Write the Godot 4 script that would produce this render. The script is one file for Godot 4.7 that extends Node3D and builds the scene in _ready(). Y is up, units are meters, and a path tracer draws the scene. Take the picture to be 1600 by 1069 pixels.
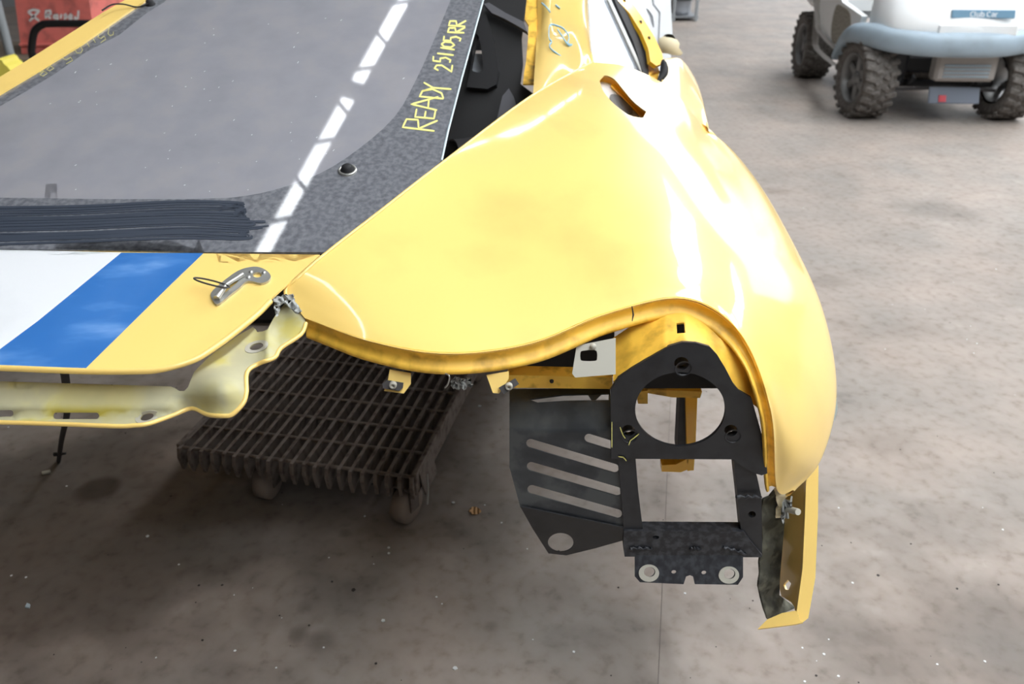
extends Node3D
# ---- lens of the photograph: used only to lay traced outlines onto real surfaces at their real distance
const F := 1350.0
const CX := 800.0
const CY := 534.5
const EYE := Vector3(0, 1.42, 0)
const PITCH := 27.5
const HALL_TURN := -20.0

var M := {}
var names := {}
var rng := RandomNumberGenerator.new()

func ray(px: float, py: float) -> Vector3:
	return Vector3((px - CX) / F, (CY - py) / F, -1.0).rotated(Vector3.RIGHT, -deg_to_rad(PITCH))
func at_h(px: float, py: float, h: float) -> Vector3:
	var r := ray(px, py)
	return EYE + r * ((h - EYE.y) / r.y)
func at_f(px: float, py: float, f: float) -> Vector3:
	var r := ray(px, py)
	return EYE + r * (-f / r.z)
func on_plane(px: float, py: float, p0: Vector3, n: Vector3) -> Vector3:
	var r := ray(px, py)
	return EYE + r * ((p0 - EYE).dot(n) / r.dot(n))
func to_px(p: Vector3) -> Vector2:
	var q := (p - EYE).rotated(Vector3.RIGHT, deg_to_rad(PITCH))
	return Vector2(CX + F * q.x / -q.z, CY - F * q.y / -q.z)

# ---- tree
func numbered(called: String) -> String:
	if not names.has(called):
		names[called] = 0
		return called
	names[called] += 1
	return "%s_%03d" % [called, names[called]]
func thing(called: String, label: String, category: String, where := Vector3.ZERO, turn := 0.0, group := "") -> Node3D:
	var o := Node3D.new()
	o.name = numbered(called)
	add_child(o)
	o.position = where
	o.rotation.y = turn
	o.set_meta("label", label)
	o.set_meta("category", category)
	if group != "":
		o.set_meta("group", group)
	return o
func part(called: String, mesh: Mesh, m: Material, parent: Node, world := true, label := "") -> MeshInstance3D:
	var o := MeshInstance3D.new()
	o.name = called
	o.mesh = mesh
	o.material_override = null
	for i in mesh.get_surface_count():
		mesh.surface_set_material(i, m)
	parent.add_child(o, true)
	if world and parent != self and parent is Node3D and parent.get_parent() == self and not parent is MeshInstance3D:
		o.position = -parent.position
	if label != "":
		o.set_meta("label", label)
	return o
func setting(called: String, mesh: Mesh, m: Material, parent: Node = self) -> MeshInstance3D:
	var o := part(called, mesh, m, parent, false)
	if parent == self:
		o.set_meta("kind", "structure")
	return o

# ---- materials
func mat(key: String, c: Color, rough := 0.6, metal := 0.0) -> StandardMaterial3D:
	var m := StandardMaterial3D.new()
	m.resource_name = key
	m.albedo_color = c
	m.roughness = rough
	m.metallic = metal
	M[key] = m
	return m
func noise_tex(seed_: int, freq: float, ramp: Array, size := 512, octaves := 5, kind := FastNoiseLite.TYPE_SIMPLEX_SMOOTH) -> NoiseTexture2D:
	var n := FastNoiseLite.new()
	n.seed = seed_
	n.frequency = freq
	n.noise_type = kind
	n.fractal_octaves = octaves
	var t := NoiseTexture2D.new()
	t.width = size
	t.height = size
	t.seamless = true
	t.noise = n
	var g := Gradient.new()
	g.offsets = PackedFloat32Array(ramp.map(func(a): return a[0]))
	g.colors = PackedColorArray(ramp.map(func(a): return a[1]))
	t.color_ramp = g
	return t
func tri(m: StandardMaterial3D, t: Texture2D, per_metre: float) -> void:
	m.albedo_texture = t
	m.uv1_triplanar = true
	m.uv1_world_triplanar = true
	m.uv1_scale = Vector3.ONE * per_metre

# ---- curves
func spline(p: Array, each: int, closed := false) -> Array:
	var out := []
	var n := p.size()
	var last := n if closed else n - 1
	for i in last:
		var a = p[(i - 1 + n) % n] if closed else p[maxi(i - 1, 0)]
		var b = p[i]
		var c = p[(i + 1) % n]
		var d = p[(i + 2) % n] if closed else p[mini(i + 2, n - 1)]
		for k in each:
			var t := float(k) / each
			out.append(0.5 * (2.0 * b + (c - a) * t + (2.0 * a - 5.0 * b + 4.0 * c - d) * t * t + (3.0 * b - a - 3.0 * c + d) * t * t * t))
	if not closed:
		out.append(p[n - 1])
	return out
func v2(a: Array) -> Array:
	var out := []
	for i in range(0, a.size(), 2):
		out.append(Vector2(a[i], a[i + 1]))
	return out
func dense(p: Array, step: float, closed := true) -> PackedVector2Array:
	var out := PackedVector2Array()
	for i in (p.size() if closed else p.size() - 1):
		var a: Vector2 = p[i]
		var b: Vector2 = p[(i + 1) % p.size()]
		var k := maxi(1, int(ceil(a.distance_to(b) / step)))
		for j in k:
			out.append(a.lerp(b, float(j) / k))
	if not closed:
		out.append(p[-1])
	return out
func oval(c: Vector2, rx: float, ry: float, n := 28, turn := 0.0) -> PackedVector2Array:
	var out := PackedVector2Array()
	for i in n:
		out.append(c + Vector2(cos(TAU * i / n) * rx, sin(TAU * i / n) * ry).rotated(turn))
	return out
func capsule2(a: Vector2, b: Vector2, r: float, n := 10) -> PackedVector2Array:
	var out := PackedVector2Array()
	var t := (b - a).angle()
	for i in n + 1:
		out.append(b + Vector2(r, 0).rotated(t - PI / 2 + PI * i / n))
	for i in n + 1:
		out.append(a + Vector2(r, 0).rotated(t + PI / 2 + PI * i / n))
	return out

# ---- sheet metal: an outline with holes, laid on a surface (lay: Vector2 -> Vector3) and given thickness
func sheet(outline: Array, holes: Array, lay: Callable, thick: float, step := 8.0, up_hint := Vector3.ZERO) -> ArrayMesh:
	var out := dense(outline, step)
	var cuts := []
	for h in holes:
		cuts.append(dense(Array(h), step * 0.7))
	var pts := PackedVector2Array(out)
	var loops := [[0, out.size()]]
	for c in cuts:
		loops.append([pts.size(), c.size()])
		pts.append_array(c)
	var lo := out[0]
	var hi := out[0]
	for p in out:
		lo = lo.min(p)
		hi = hi.max(p)
	var r := RandomNumberGenerator.new()
	r.seed = 5
	var edge := pts.duplicate()
	var grid := step * 1.6
	var y := lo.y + grid * 0.5
	while y < hi.y:
		var x := lo.x + grid * 0.5
		while x < hi.x:
			var p := Vector2(x, y) + Vector2(r.randf() - 0.5, r.randf() - 0.5) * grid * 0.3
			x += grid
			if not Geometry2D.is_point_in_polygon(p, out):
				continue
			var ok := true
			for c in cuts:
				if Geometry2D.is_point_in_polygon(p, c):
					ok = false
			if ok:
				for e in edge:
					if absf(e.x - p.x) < step * 0.6 and absf(e.y - p.y) < step * 0.6:
						ok = false
						break
			if ok:
				pts.append(p)
		y += grid
	var tri_ := Geometry2D.triangulate_delaunay(pts)
	var v := PackedVector3Array()
	var n := PackedVector3Array()
	var front := []
	for p in pts:
		var a: Vector3 = lay.call(p)
		var d1: Vector3 = lay.call(p + Vector2(0.5, 0)) - lay.call(p - Vector2(0.5, 0))
		var d2: Vector3 = lay.call(p + Vector2(0, 0.5)) - lay.call(p - Vector2(0, 0.5))
		var nn := d2.cross(d1).normalized()
		var want := (EYE - a) if up_hint == Vector3.ZERO else up_hint
		if nn.dot(want) < 0:
			nn = -nn
		front.append(a)
		v.append(a)
		n.append(nn)
	var cnt := pts.size()
	for i in cnt:
		v.append(v[i] - n[i] * thick)
		n.append(-n[i])
	var idx := PackedInt32Array()
	for i in range(0, tri_.size(), 3):
		var a := tri_[i]
		var b := tri_[i + 1]
		var c := tri_[i + 2]
		var m := (pts[a] + pts[b] + pts[c]) / 3.0
		if not Geometry2D.is_point_in_polygon(m, out):
			continue
		var skip := false
		for h in cuts:
			if Geometry2D.is_point_in_polygon(m, h):
				skip = true
		if skip:
			continue
		if (v[b] - v[a]).cross(v[c] - v[a]).dot(n[a]) > 0:
			var s := b
			b = c
			c = s
		idx.append_array([a, b, c, a + cnt, c + cnt, b + cnt])
	for l in loops:
		for k in l[1]:
			var i: int = l[0] + k
			var j: int = l[0] + (k + 1) % l[1]
			var q := [v[i], v[j], v[j + cnt], v[i + cnt]]
			var wn: Vector3 = (q[1] - q[0]).cross(q[3] - q[0]).normalized()
			var base := v.size()
			for e in q:
				v.append(e)
				n.append(wn)
			idx.append_array([base, base + 2, base + 1, base, base + 3, base + 2])
	return commit(v, n, idx)
func commit(v: PackedVector3Array, n: PackedVector3Array, idx: PackedInt32Array, uv := PackedVector2Array(), uv2 := PackedVector2Array()) -> ArrayMesh:
	var a := []
	a.resize(Mesh.ARRAY_MAX)
	a[Mesh.ARRAY_VERTEX] = v
	a[Mesh.ARRAY_NORMAL] = n
	a[Mesh.ARRAY_INDEX] = idx
	if uv.size():
		a[Mesh.ARRAY_TEX_UV] = uv
	if uv2.size():
		a[Mesh.ARRAY_TEX_UV2] = uv2
	var m := ArrayMesh.new()
	m.add_surface_from_arrays(Mesh.PRIMITIVE_TRIANGLES, a)
	return m

# ---- a smooth shell through rows of control points
func cr(p: Array, t: float) -> Vector3:
	var n := p.size()
	var i := clampi(int(floor(t)), 0, n - 2)
	var f := t - i
	var a: Vector3 = p[maxi(i - 1, 0)]
	var b: Vector3 = p[i]
	var c: Vector3 = p[i + 1]
	var d: Vector3 = p[mini(i + 2, n - 1)]
	if i == 0:
		a = 2.0 * b - c
	if i == n - 2:
		d = 2.0 * c - b
	return 0.5 * (2.0 * b + (c - a) * f + (2.0 * a - 5.0 * b + 4.0 * c - d) * f * f + (3.0 * b - a - 3.0 * c + d) * f * f * f)
func surf(rows: Array, u: float, w: float) -> Vector3:
	var col := []
	for r in rows:
		col.append(cr(r, u))
	return cr(col, w)
func shell(rows: Array, nu: int, nv: int, thick: float, out_hint: Vector3) -> ArrayMesh:
	# thick is laid behind the surface, away from out_hint
	var cu: int = rows[0].size() - 1
	var cw: int = rows.size() - 1
	var v := PackedVector3Array()
	for j in nv + 1:
		for i in nu + 1:
			v.append(surf(rows, float(i) / nu * cu, float(j) / nv * cw))
	return shell_of(v, nu, nv, thick, out_hint)
func shell_of(v: PackedVector3Array, nu: int, nv: int, thick: float, out_hint: Vector3) -> ArrayMesh:
	var n := PackedVector3Array()
	var w := nu + 1
	for j in nv + 1:
		for i in w:
			var d1 := v[j * w + mini(i + 1, nu)] - v[j * w + maxi(i - 1, 0)]
			var d2 := v[mini(j + 1, nv) * w + i] - v[maxi(j - 1, 0) * w + i]
			n.append(d1.cross(d2).normalized())
	var s := 0.0
	for a in n:
		s += a.dot(out_hint)
	var flip := s < 0
	if flip:
		for i in n.size():
			n[i] = -n[i]
	var cnt := v.size()
	for i in cnt:
		v.append(v[i] - n[i] * thick)
		n.append(-n[i])
	var idx := PackedInt32Array()
	for j in nv:
		for i in nu:
			var a := j * w + i
			var b := a + 1
			var c := a + w + 1
			var d := a + w
			if flip:
				idx.append_array([a, b, c, a, c, d, a + cnt, c + cnt, b + cnt, a + cnt, d + cnt, c + cnt])
			else:
				idx.append_array([a, c, b, a, d, c, a + cnt, b + cnt, c + cnt, a + cnt, c + cnt, d + cnt])
	var rim := []
	for i in w:
		rim.append(i)
	for j in range(1, nv + 1):
		rim.append(j * w + nu)
	for i in range(nu - 1, -1, -1):
		rim.append(nv * w + i)
	for j in range(nv - 1, 0, -1):
		rim.append(j * w)
	for k in rim.size():
		var i: int = rim[k]
		var j: int = rim[(k + 1) % rim.size()]
		var wn := (v[j] - v[i]).cross(v[i + cnt] - v[i]).normalized()
		var base := v.size()
		for e in [v[i], v[j], v[j + cnt], v[i + cnt]]:
			v.append(e)
			n.append(wn)
		idx.append_array([base, base + 2, base + 1, base, base + 3, base + 2])
	return commit(v, n, idx)

# ---- solids collected in a SurfaceTool
func tool() -> SurfaceTool:
	var st := SurfaceTool.new()
	st.begin(Mesh.PRIMITIVE_TRIANGLES)
	return st
func done(st: SurfaceTool) -> ArrayMesh:
	st.generate_normals()
	return st.commit()
func quad(st: SurfaceTool, a: Vector3, b: Vector3, c: Vector3, d: Vector3) -> void:
	for p in [a, c, b, a, d, c]:
		st.add_vertex(p)
func cbox(st: SurfaceTool, t: Transform3D, size: Vector3, bevel := 0.004) -> void:
	st.set_smooth_group(-1)
	var h := size * 0.5
	var b := minf(bevel, minf(h.x, minf(h.y, h.z)) * 0.9)
	var f := func(sx: int, sy: int, sz: int, axis: int) -> Vector3:
		var p := Vector3(sx * (h.x - b), sy * (h.y - b), sz * (h.z - b))
		p[axis] = [sx, sy, sz][axis] * h[axis]
		return t * p
	for axis in 3:
		var u := (axis + 1) % 3
		var w := (axis + 2) % 3
		for s in [-1, 1]:
			var q := []
			for k in [[-1, -1], [1, -1], [1, 1], [-1, 1]]:
				var g := [0, 0, 0]
				g[axis] = s
				g[u] = k[0]
				g[w] = k[1]
				q.append(f.call(g[0], g[1], g[2], axis))
			if s > 0:
				quad(st, q[0], q[1], q[2], q[3])
			else:
				quad(st, q[3], q[2], q[1], q[0])
		for a in [-1, 1]:
			for c in [-1, 1]:
				var q := []
				for k in [[u, -1], [u, 1], [w, 1], [w, -1]]:
					var g := [0, 0, 0]
					g[u] = a
					g[w] = c
					g[axis] = k[1]
					q.append(f.call(g[0], g[1], g[2], k[0]))
				if a * c > 0:
					quad(st, q[0], q[1], q[2], q[3])
				else:
					quad(st, q[3], q[2], q[1], q[0])
	for sx in [-1, 1]:
		for sy in [-1, 1]:
			for sz in [-1, 1]:
				var q := [f.call(sx, sy, sz, 0), f.call(sx, sy, sz, 1), f.call(sx, sy, sz, 2)]
				if sx * sy * sz < 0:
					q.reverse()
				for p in [q[0], q[2], q[1]]:
					st.add_vertex(p)
func box_mesh(where: Vector3, size: Vector3, bevel := 0.004, turn := Basis()) -> ArrayMesh:
	var st := tool()
	cbox(st, Transform3D(turn, where), size, bevel)
	return done(st)
func tube(st: SurfaceTool, p: Array, r, sides := 10, capped := true) -> void:
	# r: one radius or one for each point
	st.set_smooth_group(0)
	var rings := []
	var t0 := Vector3.ZERO
	var nx := Vector3.ZERO
	for i in p.size():
		var t: Vector3 = (p[mini(i + 1, p.size() - 1)] - p[maxi(i - 1, 0)]).normalized()
		if i == 0:
			nx = t.cross(Vector3.UP if absf(t.y) < 0.9 else Vector3.RIGHT).normalized()
		else:
			nx = (nx - t * nx.dot(t)).normalized()
		var ny := t.cross(nx)
		var rr: float = r[i] if r is Array else r
		var ring := []
		for k in sides:
			ring.append(p[i] + (nx * cos(TAU * k / sides) + ny * sin(TAU * k / sides)) * rr)
		rings.append(ring)
	for i in rings.size() - 1:
		for k in sides:
			var l := (k + 1) % sides
			quad(st, rings[i][k], rings[i][l], rings[i + 1][l], rings[i + 1][k])
	if capped:
		st.set_smooth_group(-1)
		for e in [0, rings.size() - 1]:
			for k in sides:
				var l := (k + 1) % sides
				var q := [p[e], rings[e][l], rings[e][k]]
				if e == 0:
					q.reverse()
				for a in q:
					st.add_vertex(a)
func tube_mesh(p: Array, r, sides := 10) -> ArrayMesh:
	var st := tool()
	tube(st, p, r, sides)
	return done(st)
func lathe(st: SurfaceTool, t: Transform3D, profile: Array, seg := 32, smooth := true) -> void:
	# profile: Vector2(radius, along y)
	st.set_smooth_group(0 if smooth else -1)
	for i in profile.size() - 1:
		for k in seg:
			var a0 := TAU * k / seg
			var a1 := TAU * (k + 1) / seg
			var f := func(q: Vector2, a: float) -> Vector3:
				return t * Vector3(cos(a) * q.x, q.y, sin(a) * q.x)
			quad(st, f.call(profile[i], a0), f.call(profile[i], a1), f.call(profile[i + 1], a1), f.call(profile[i + 1], a0))
func lathe_mesh(t: Transform3D, profile: Array, seg := 32) -> ArrayMesh:
	var st := tool()
	lathe(st, t, profile, seg)
	return done(st)
func prism(st: SurfaceTool, poly: PackedVector2Array, t: Transform3D, depth: float) -> void:
	# polygon in the x-y plane of t, drawn out along +z
	st.set_smooth_group(-1)
	var ix := Geometry2D.triangulate_polygon(poly)
	for i in range(0, ix.size(), 3):
		var a := poly[ix[i]]
		var b := poly[ix[i + 1]]
		var c := poly[ix[i + 2]]
		for q in [a, b, c]:
			st.add_vertex(t * Vector3(q.x, q.y, 0))
		for q in [a, c, b]:
			st.add_vertex(t * Vector3(q.x, q.y, depth))
	for i in poly.size():
		var a := poly[i]
		var b := poly[(i + 1) % poly.size()]
		quad(st, t * Vector3(a.x, a.y, 0), t * Vector3(b.x, b.y, 0), t * Vector3(b.x, b.y, depth), t * Vector3(a.x, a.y, depth))
# ---- a pen stroke lying on a surface
func stroke(st: SurfaceTool, pts: Array, width: float, lay: Callable, lift := 0.0006) -> void:
	st.set_smooth_group(-1)
	var p := dense(pts, 4.0, false)
	var l := []
	var r := []
	for i in p.size():
		var t := (p[mini(i + 1, p.size() - 1)] - p[maxi(i - 1, 0)]).normalized()
		var w := width * 0.5 * (0.75 if i == 0 or i == p.size() - 1 else 1.0)
		var s := Vector2(-t.y, t.x) * w
		l.append(raised(lay, p[i] + s, lift))
		r.append(raised(lay, p[i] - s, lift))
	for i in p.size() - 1:
		quad(st, l[i], r[i], r[i + 1], l[i + 1])
		var dn := Vector3.DOWN * lift
		quad(st, l[i] + dn, l[i], l[i + 1], l[i + 1] + dn)
		quad(st, r[i], r[i] + dn, r[i + 1] + dn, r[i + 1])
func raised(lay: Callable, p: Vector2, lift: float) -> Vector3:
	var a: Vector3 = lay.call(p)
	return a + Vector3(0, 0.85, 0.53) * lift

func _ready() -> void:
	rng.seed = 20
	# camera
	var cam := Camera3D.new()
	cam.name = "camera"
	add_child(cam)
	cam.position = EYE
	cam.rotation_degrees = Vector3(-PITCH, 0, 0)
	cam.fov = rad_to_deg(2.0 * atan(CY / F))
	cam.near = 0.05
	cam.far = 200.0
	cam.current = true
	var lens := CameraAttributesPhysical.new()
	lens.frustum_focal_length = 24.0 / 2.0 / (CY / F)
	lens.frustum_focus_distance = 1.35
	lens.frustum_near = 0.05
	lens.frustum_far = 200.0
	lens.exposure_aperture = 6.0
	cam.attributes = lens
	# daylight outside and the exposure
	var we := WorldEnvironment.new()
	we.name = "world_environment"
	var e := Environment.new()
	e.background_mode = Environment.BG_SKY
	var sky := Sky.new()
	var sm := ProceduralSkyMaterial.new()
	sm.sky_top_color = Color(0.86, 0.9, 0.95)
	sm.sky_horizon_color = Color(0.95, 0.96, 0.97)
	sm.ground_horizon_color = Color(0.6, 0.59, 0.57)
	sm.ground_bottom_color = Color(0.4, 0.39, 0.38)
	sm.sun_angle_max = 1.0
	sm.energy_multiplier = SKY_ENERGY
	sky.sky_material = sm
	e.sky = sky
	e.tonemap_mode = Environment.TONE_MAPPER_LINEAR
	e.tonemap_exposure = EXPOSURE
	e.sdfgi_enabled = true
	e.ssao_enabled = true
	e.ssil_enabled = true
	we.environment = e
	add_child(we)
	make_materials()
	build_hall()
	build_body()
	build_dolly()
	build_cart()
	build_background()
	build_floor_bits()

const SKY_ENERGY := 5.0
const EXPOSURE := 0.62
const ROOF_GLOW := 12.5

func make_materials() -> void:
	var scuff := noise_tex(3, 0.004, [[0.0, Color(0.93, 0.93, 0.93)], [0.45, Color(1, 1, 1)], [1.0, Color(1, 1, 1)]], 512, 6)
	var m := mat("yellow paint", Color(1.0, 0.855, 0.49), 0.4)  # paled copy of the body yellow: overexposure on lit panels put into the colour
	tri(m, scuff, 1.3)
	m.clearcoat_enabled = true
	m.clearcoat = 0.9
	m.clearcoat_roughness = 0.07
	m = mat("shaded yellow", Color(1.0, 0.76, 0.12), 0.4)  # same body paint, made deeper to paint the shade on inner surfaces
	m.clearcoat_enabled = true
	m.clearcoat = 0.7
	m.clearcoat_roughness = 0.12
	m = mat("shaded dirty yellow", Color(1.0, 0.8, 0.3), 0.5)  # body yellow deepened for the shaded lip and inner parts, with random dirt
	tri(m, noise_tex(8, 0.012, [[0.0, Color(0.6, 0.57, 0.52)], [0.34, Color(0.88, 0.86, 0.8)], [0.5, Color(1, 1, 1)], [1.0, Color(1, 1, 1)]], 512, 6), 3.0)
	m = mat("dusty yellow", Color(0.78, 0.76, 0.6), 0.6)
	tri(m, noise_tex(9, 0.006, [[0.0, Color(0.85, 0.86, 0.92)], [0.4, Color(0.94, 0.94, 0.96)], [0.52, Color(1, 1, 0.95)], [0.7, Color(1, 0.96, 0.6)], [1.0, Color(1, 0.93, 0.4)]], 512, 5), 2.0)
	m = mat("white paint", Color(0.93, 0.94, 0.95), 0.35)
	tri(m, scuff, 1.1)
	m.clearcoat_enabled = true
	m.clearcoat_roughness = 0.1
	m = mat("blue stripe", Color(0.5, 0.66, 0.88), 0.4)
	tri(m, noise_tex(12, 0.006, [[0.0, Color(0.36, 0.66, 0.82)], [0.5, Color(0.42, 0.69, 0.84)], [0.66, Color(0.6, 0.79, 0.9)], [0.85, Color(0.9, 0.95, 0.98)], [1.0, Color(1, 1, 1)]], 512, 5), 2.0)
	m.uv1_scale = Vector3(1.2, 3.0, 3.0)
	m.clearcoat_enabled = true
	m.clearcoat_roughness = 0.15
	# dusty glass and its black border
	var grit := noise_tex(21, 0.008, [[0.0, Color(0.9, 0.9, 0.9)], [0.5, Color(0.96, 0.96, 0.96)], [0.75, Color(1.0, 0.99, 0.97)], [1.0, Color(1, 1, 1)]], 1024, 8)
	m = mat("dusty glass", Color(0.62, 0.62, 0.65, 0.86), 0.5)
	m.transparency = BaseMaterial3D.TRANSPARENCY_ALPHA
	tri(m, grit, 1.1)
	m.clearcoat_enabled = true
	m.clearcoat = 1.0
	m.clearcoat_roughness = 0.03
	m = mat("dusty black border", Color(0.47, 0.48, 0.5), 0.5)
	tri(m, noise_tex(22, 0.12, [[0.0, Color(0.64, 0.64, 0.66)], [0.4, Color(0.83, 0.83, 0.85)], [0.65, Color(1, 1, 1)], [1.0, Color(1, 1, 1)]], 1024, 7), 1.4)
	m.albedo_texture.noise.frequency = 0.05
	m.clearcoat_enabled = true
	m.clearcoat = 1.0
	m.clearcoat_roughness = 0.03
	m = mat("wiped border", Color(0.2, 0.23, 0.28), 0.45)
	m = mat("glass edge", Color(0.75, 0.82, 0.85), 0.3)
	m = mat("marker yellow", Color(0.95, 0.92, 0.55), 0.7)
	m = mat("marker pale", Color(0.66, 0.64, 0.45), 0.7)
	m = mat("marker blue", Color(0.6, 0.78, 0.88), 0.7)
	# blacks and metals
	m = mat("black plate", Color(0.16, 0.165, 0.175), 0.42)
	tri(m, noise_tex(31, 0.01, [[0.0, Color(0.75, 0.75, 0.75)], [0.5, Color(0.95, 0.95, 0.97)], [0.68, Color(1, 1, 1)], [1.0, Color(1, 1, 1)]], 512, 6), 4.0)
	m = mat("scratched black", Color(0.27, 0.28, 0.3), 0.5)
	tri(m, noise_tex(32, 0.02, [[0.0, Color(0.45, 0.45, 0.47)], [0.45, Color(0.6, 0.6, 0.62)], [0.6, Color(0.8, 0.8, 0.8)], [1.0, Color(1, 1, 1)]], 512, 6), 6.0)
	m = mat("heat shield black", Color(0.33, 0.345, 0.35), 0.45)
	tri(m, noise_tex(33, 0.008, [[0.0, Color(0.55, 0.57, 0.6)], [0.42, Color(0.75, 0.75, 0.78)], [0.6, Color(1, 1, 1)], [1.0, Color(1, 1, 1)]], 512, 6), 3.0)
	m = mat("black rubber", Color(0.1, 0.1, 0.11), 0.7)
	m = mat("black liner", Color(0.12, 0.12, 0.125), 0.6)
	m = mat("grey liner", Color(0.38, 0.38, 0.4), 0.6)
	m = mat("bare metal", Color(0.72, 0.72, 0.7), 0.38, 0.8)
	m = mat("dull zinc", Color(0.74, 0.73, 0.68), 0.55, 0.2)
	m = mat("worn grey", Color(0.62, 0.63, 0.62), 0.7)
	m = mat("dark steel", Color(0.3, 0.29, 0.29), 0.5, 0.5)
	m = mat("side window glass", Color(0.82, 0.86, 0.9, 0.25), 0.04)
	m.transparency = BaseMaterial3D.TRANSPARENCY_ALPHA
	m = mat("cream and overlit yellow", Color(1.0, 0.95, 0.8), 0.5)  # torn paint colour; on the stub it is yellow with overexposure painted in
	m = mat("grey cut", Color(0.42, 0.42, 0.39), 0.8)
	tri(m, noise_tex(34, 0.015, [[0.0, Color(0.25, 0.25, 0.26)], [0.45, Color(0.55, 0.55, 0.52)], [0.6, Color(0.95, 0.95, 0.9)], [1.0, Color(1, 1, 1)]], 256, 6), 5.0)
	m = mat("white filler neck", Color(0.9, 0.9, 0.9), 0.5)
	m = mat("grey filler", Color(0.5, 0.5, 0.5), 0.6)
	# dolly
	m = mat("grating steel", Color(0.46, 0.43, 0.41), 0.7, 0.05)
	tri(m, noise_tex(41, 0.02, [[0.0, Color(0.6, 0.55, 0.5)], [0.5, Color(0.95, 0.92, 0.9)], [1.0, Color(1, 1, 1)]], 256, 5), 5.0)
	m = mat("caster", Color(0.52, 0.47, 0.43), 0.8)
	# cart
	m = mat("cart white", Color(0.93, 0.94, 0.94), 0.35)
	m = mat("cart grey", Color(0.62, 0.69, 0.74), 0.55)
	tri(m, noise_tex(51, 0.01, [[0.0, Color(0.88, 0.87, 0.86)], [0.6, Color(1, 1, 1)], [1.0, Color(1, 1, 1)]], 256, 5), 2.0)
	m = mat("cart beige", Color(0.62, 0.6, 0.58), 0.7)
	m = mat("cart badge", Color(0.36, 0.52, 0.62), 0.4)
	m = mat("tyre", Color(0.46, 0.45, 0.44), 0.85)
	tri(m, noise_tex(52, 0.03, [[0.0, Color(0.6, 0.58, 0.56)], [0.5, Color(0.85, 0.83, 0.81)], [1.0, Color(1, 1, 1)]], 256, 5), 4.0)
	m = mat("wheel rim", Color(0.5, 0.5, 0.5), 0.45, 0.5)
	m = mat("cart black", Color(0.12, 0.125, 0.14), 0.6)
	m = mat("cart dirt", Color(0.7, 0.68, 0.64), 0.9)
	tri(m, noise_tex(53, 0.04, [[0.0, Color(0.7, 0.7, 0.68)], [1.0, Color(1, 1, 1)]], 256, 5), 4.0)
	m = mat("skid grey", Color(0.42, 0.45, 0.5), 0.6)
	m = mat("cart red", Color(0.78, 0.3, 0.33), 0.6)
	# background
	m = mat("red crate", Color(0.93, 0.5, 0.46), 0.65)
	tri(m, noise_tex(61, 0.012, [[0.0, Color(0.7, 0.72, 0.72)], [0.4, Color(0.95, 0.95, 0.95)], [0.6, Color(1, 1, 1)], [1.0, Color(1, 1, 1)]], 256, 6), 1.5)
	m = mat("black tube", Color(0.1, 0.1, 0.11), 0.4)
	m = mat("grey paint", Color(0.6, 0.62, 0.63), 0.6)
	m = mat("wood", Color(0.52, 0.47, 0.41), 0.8)
	m = mat("chalk white", Color(0.95, 0.93, 0.92), 0.8)
	m = mat("lime", Color(0.95, 0.88, 0.38), 0.5)
	m = mat("bin grey", Color(0.7, 0.72, 0.75), 0.5)
	# hall
	m = mat("hall wall", Color(0.42, 0.42, 0.42), 0.8)
	m = mat("hall roof", Color(0.5, 0.5, 0.5), 0.8)
	m = mat("hall steel", Color(0.5, 0.51, 0.52), 0.6)
	m = mat("outside concrete", Color(0.62, 0.61, 0.59), 0.9)
	m = mat("roof light panel", Color(0.95, 0.96, 0.97), 0.6)
	m.emission_enabled = true
	m.emission = Color(0.97, 0.985, 1.0)
	m.emission_energy_multiplier = ROOF_GLOW
	m = mat("joint dirt", Color(0.45, 0.42, 0.4), 0.95)
	m = mat("chip white", Color(0.85, 0.86, 0.86), 0.6)
	m = mat("dust speck", Color(0.78, 0.79, 0.8), 0.8)
	m = mat("chip dark", Color(0.2, 0.18, 0.17), 0.8)
	m = mat("dry leaf", Color(0.72, 0.56, 0.38), 0.8)

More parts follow.
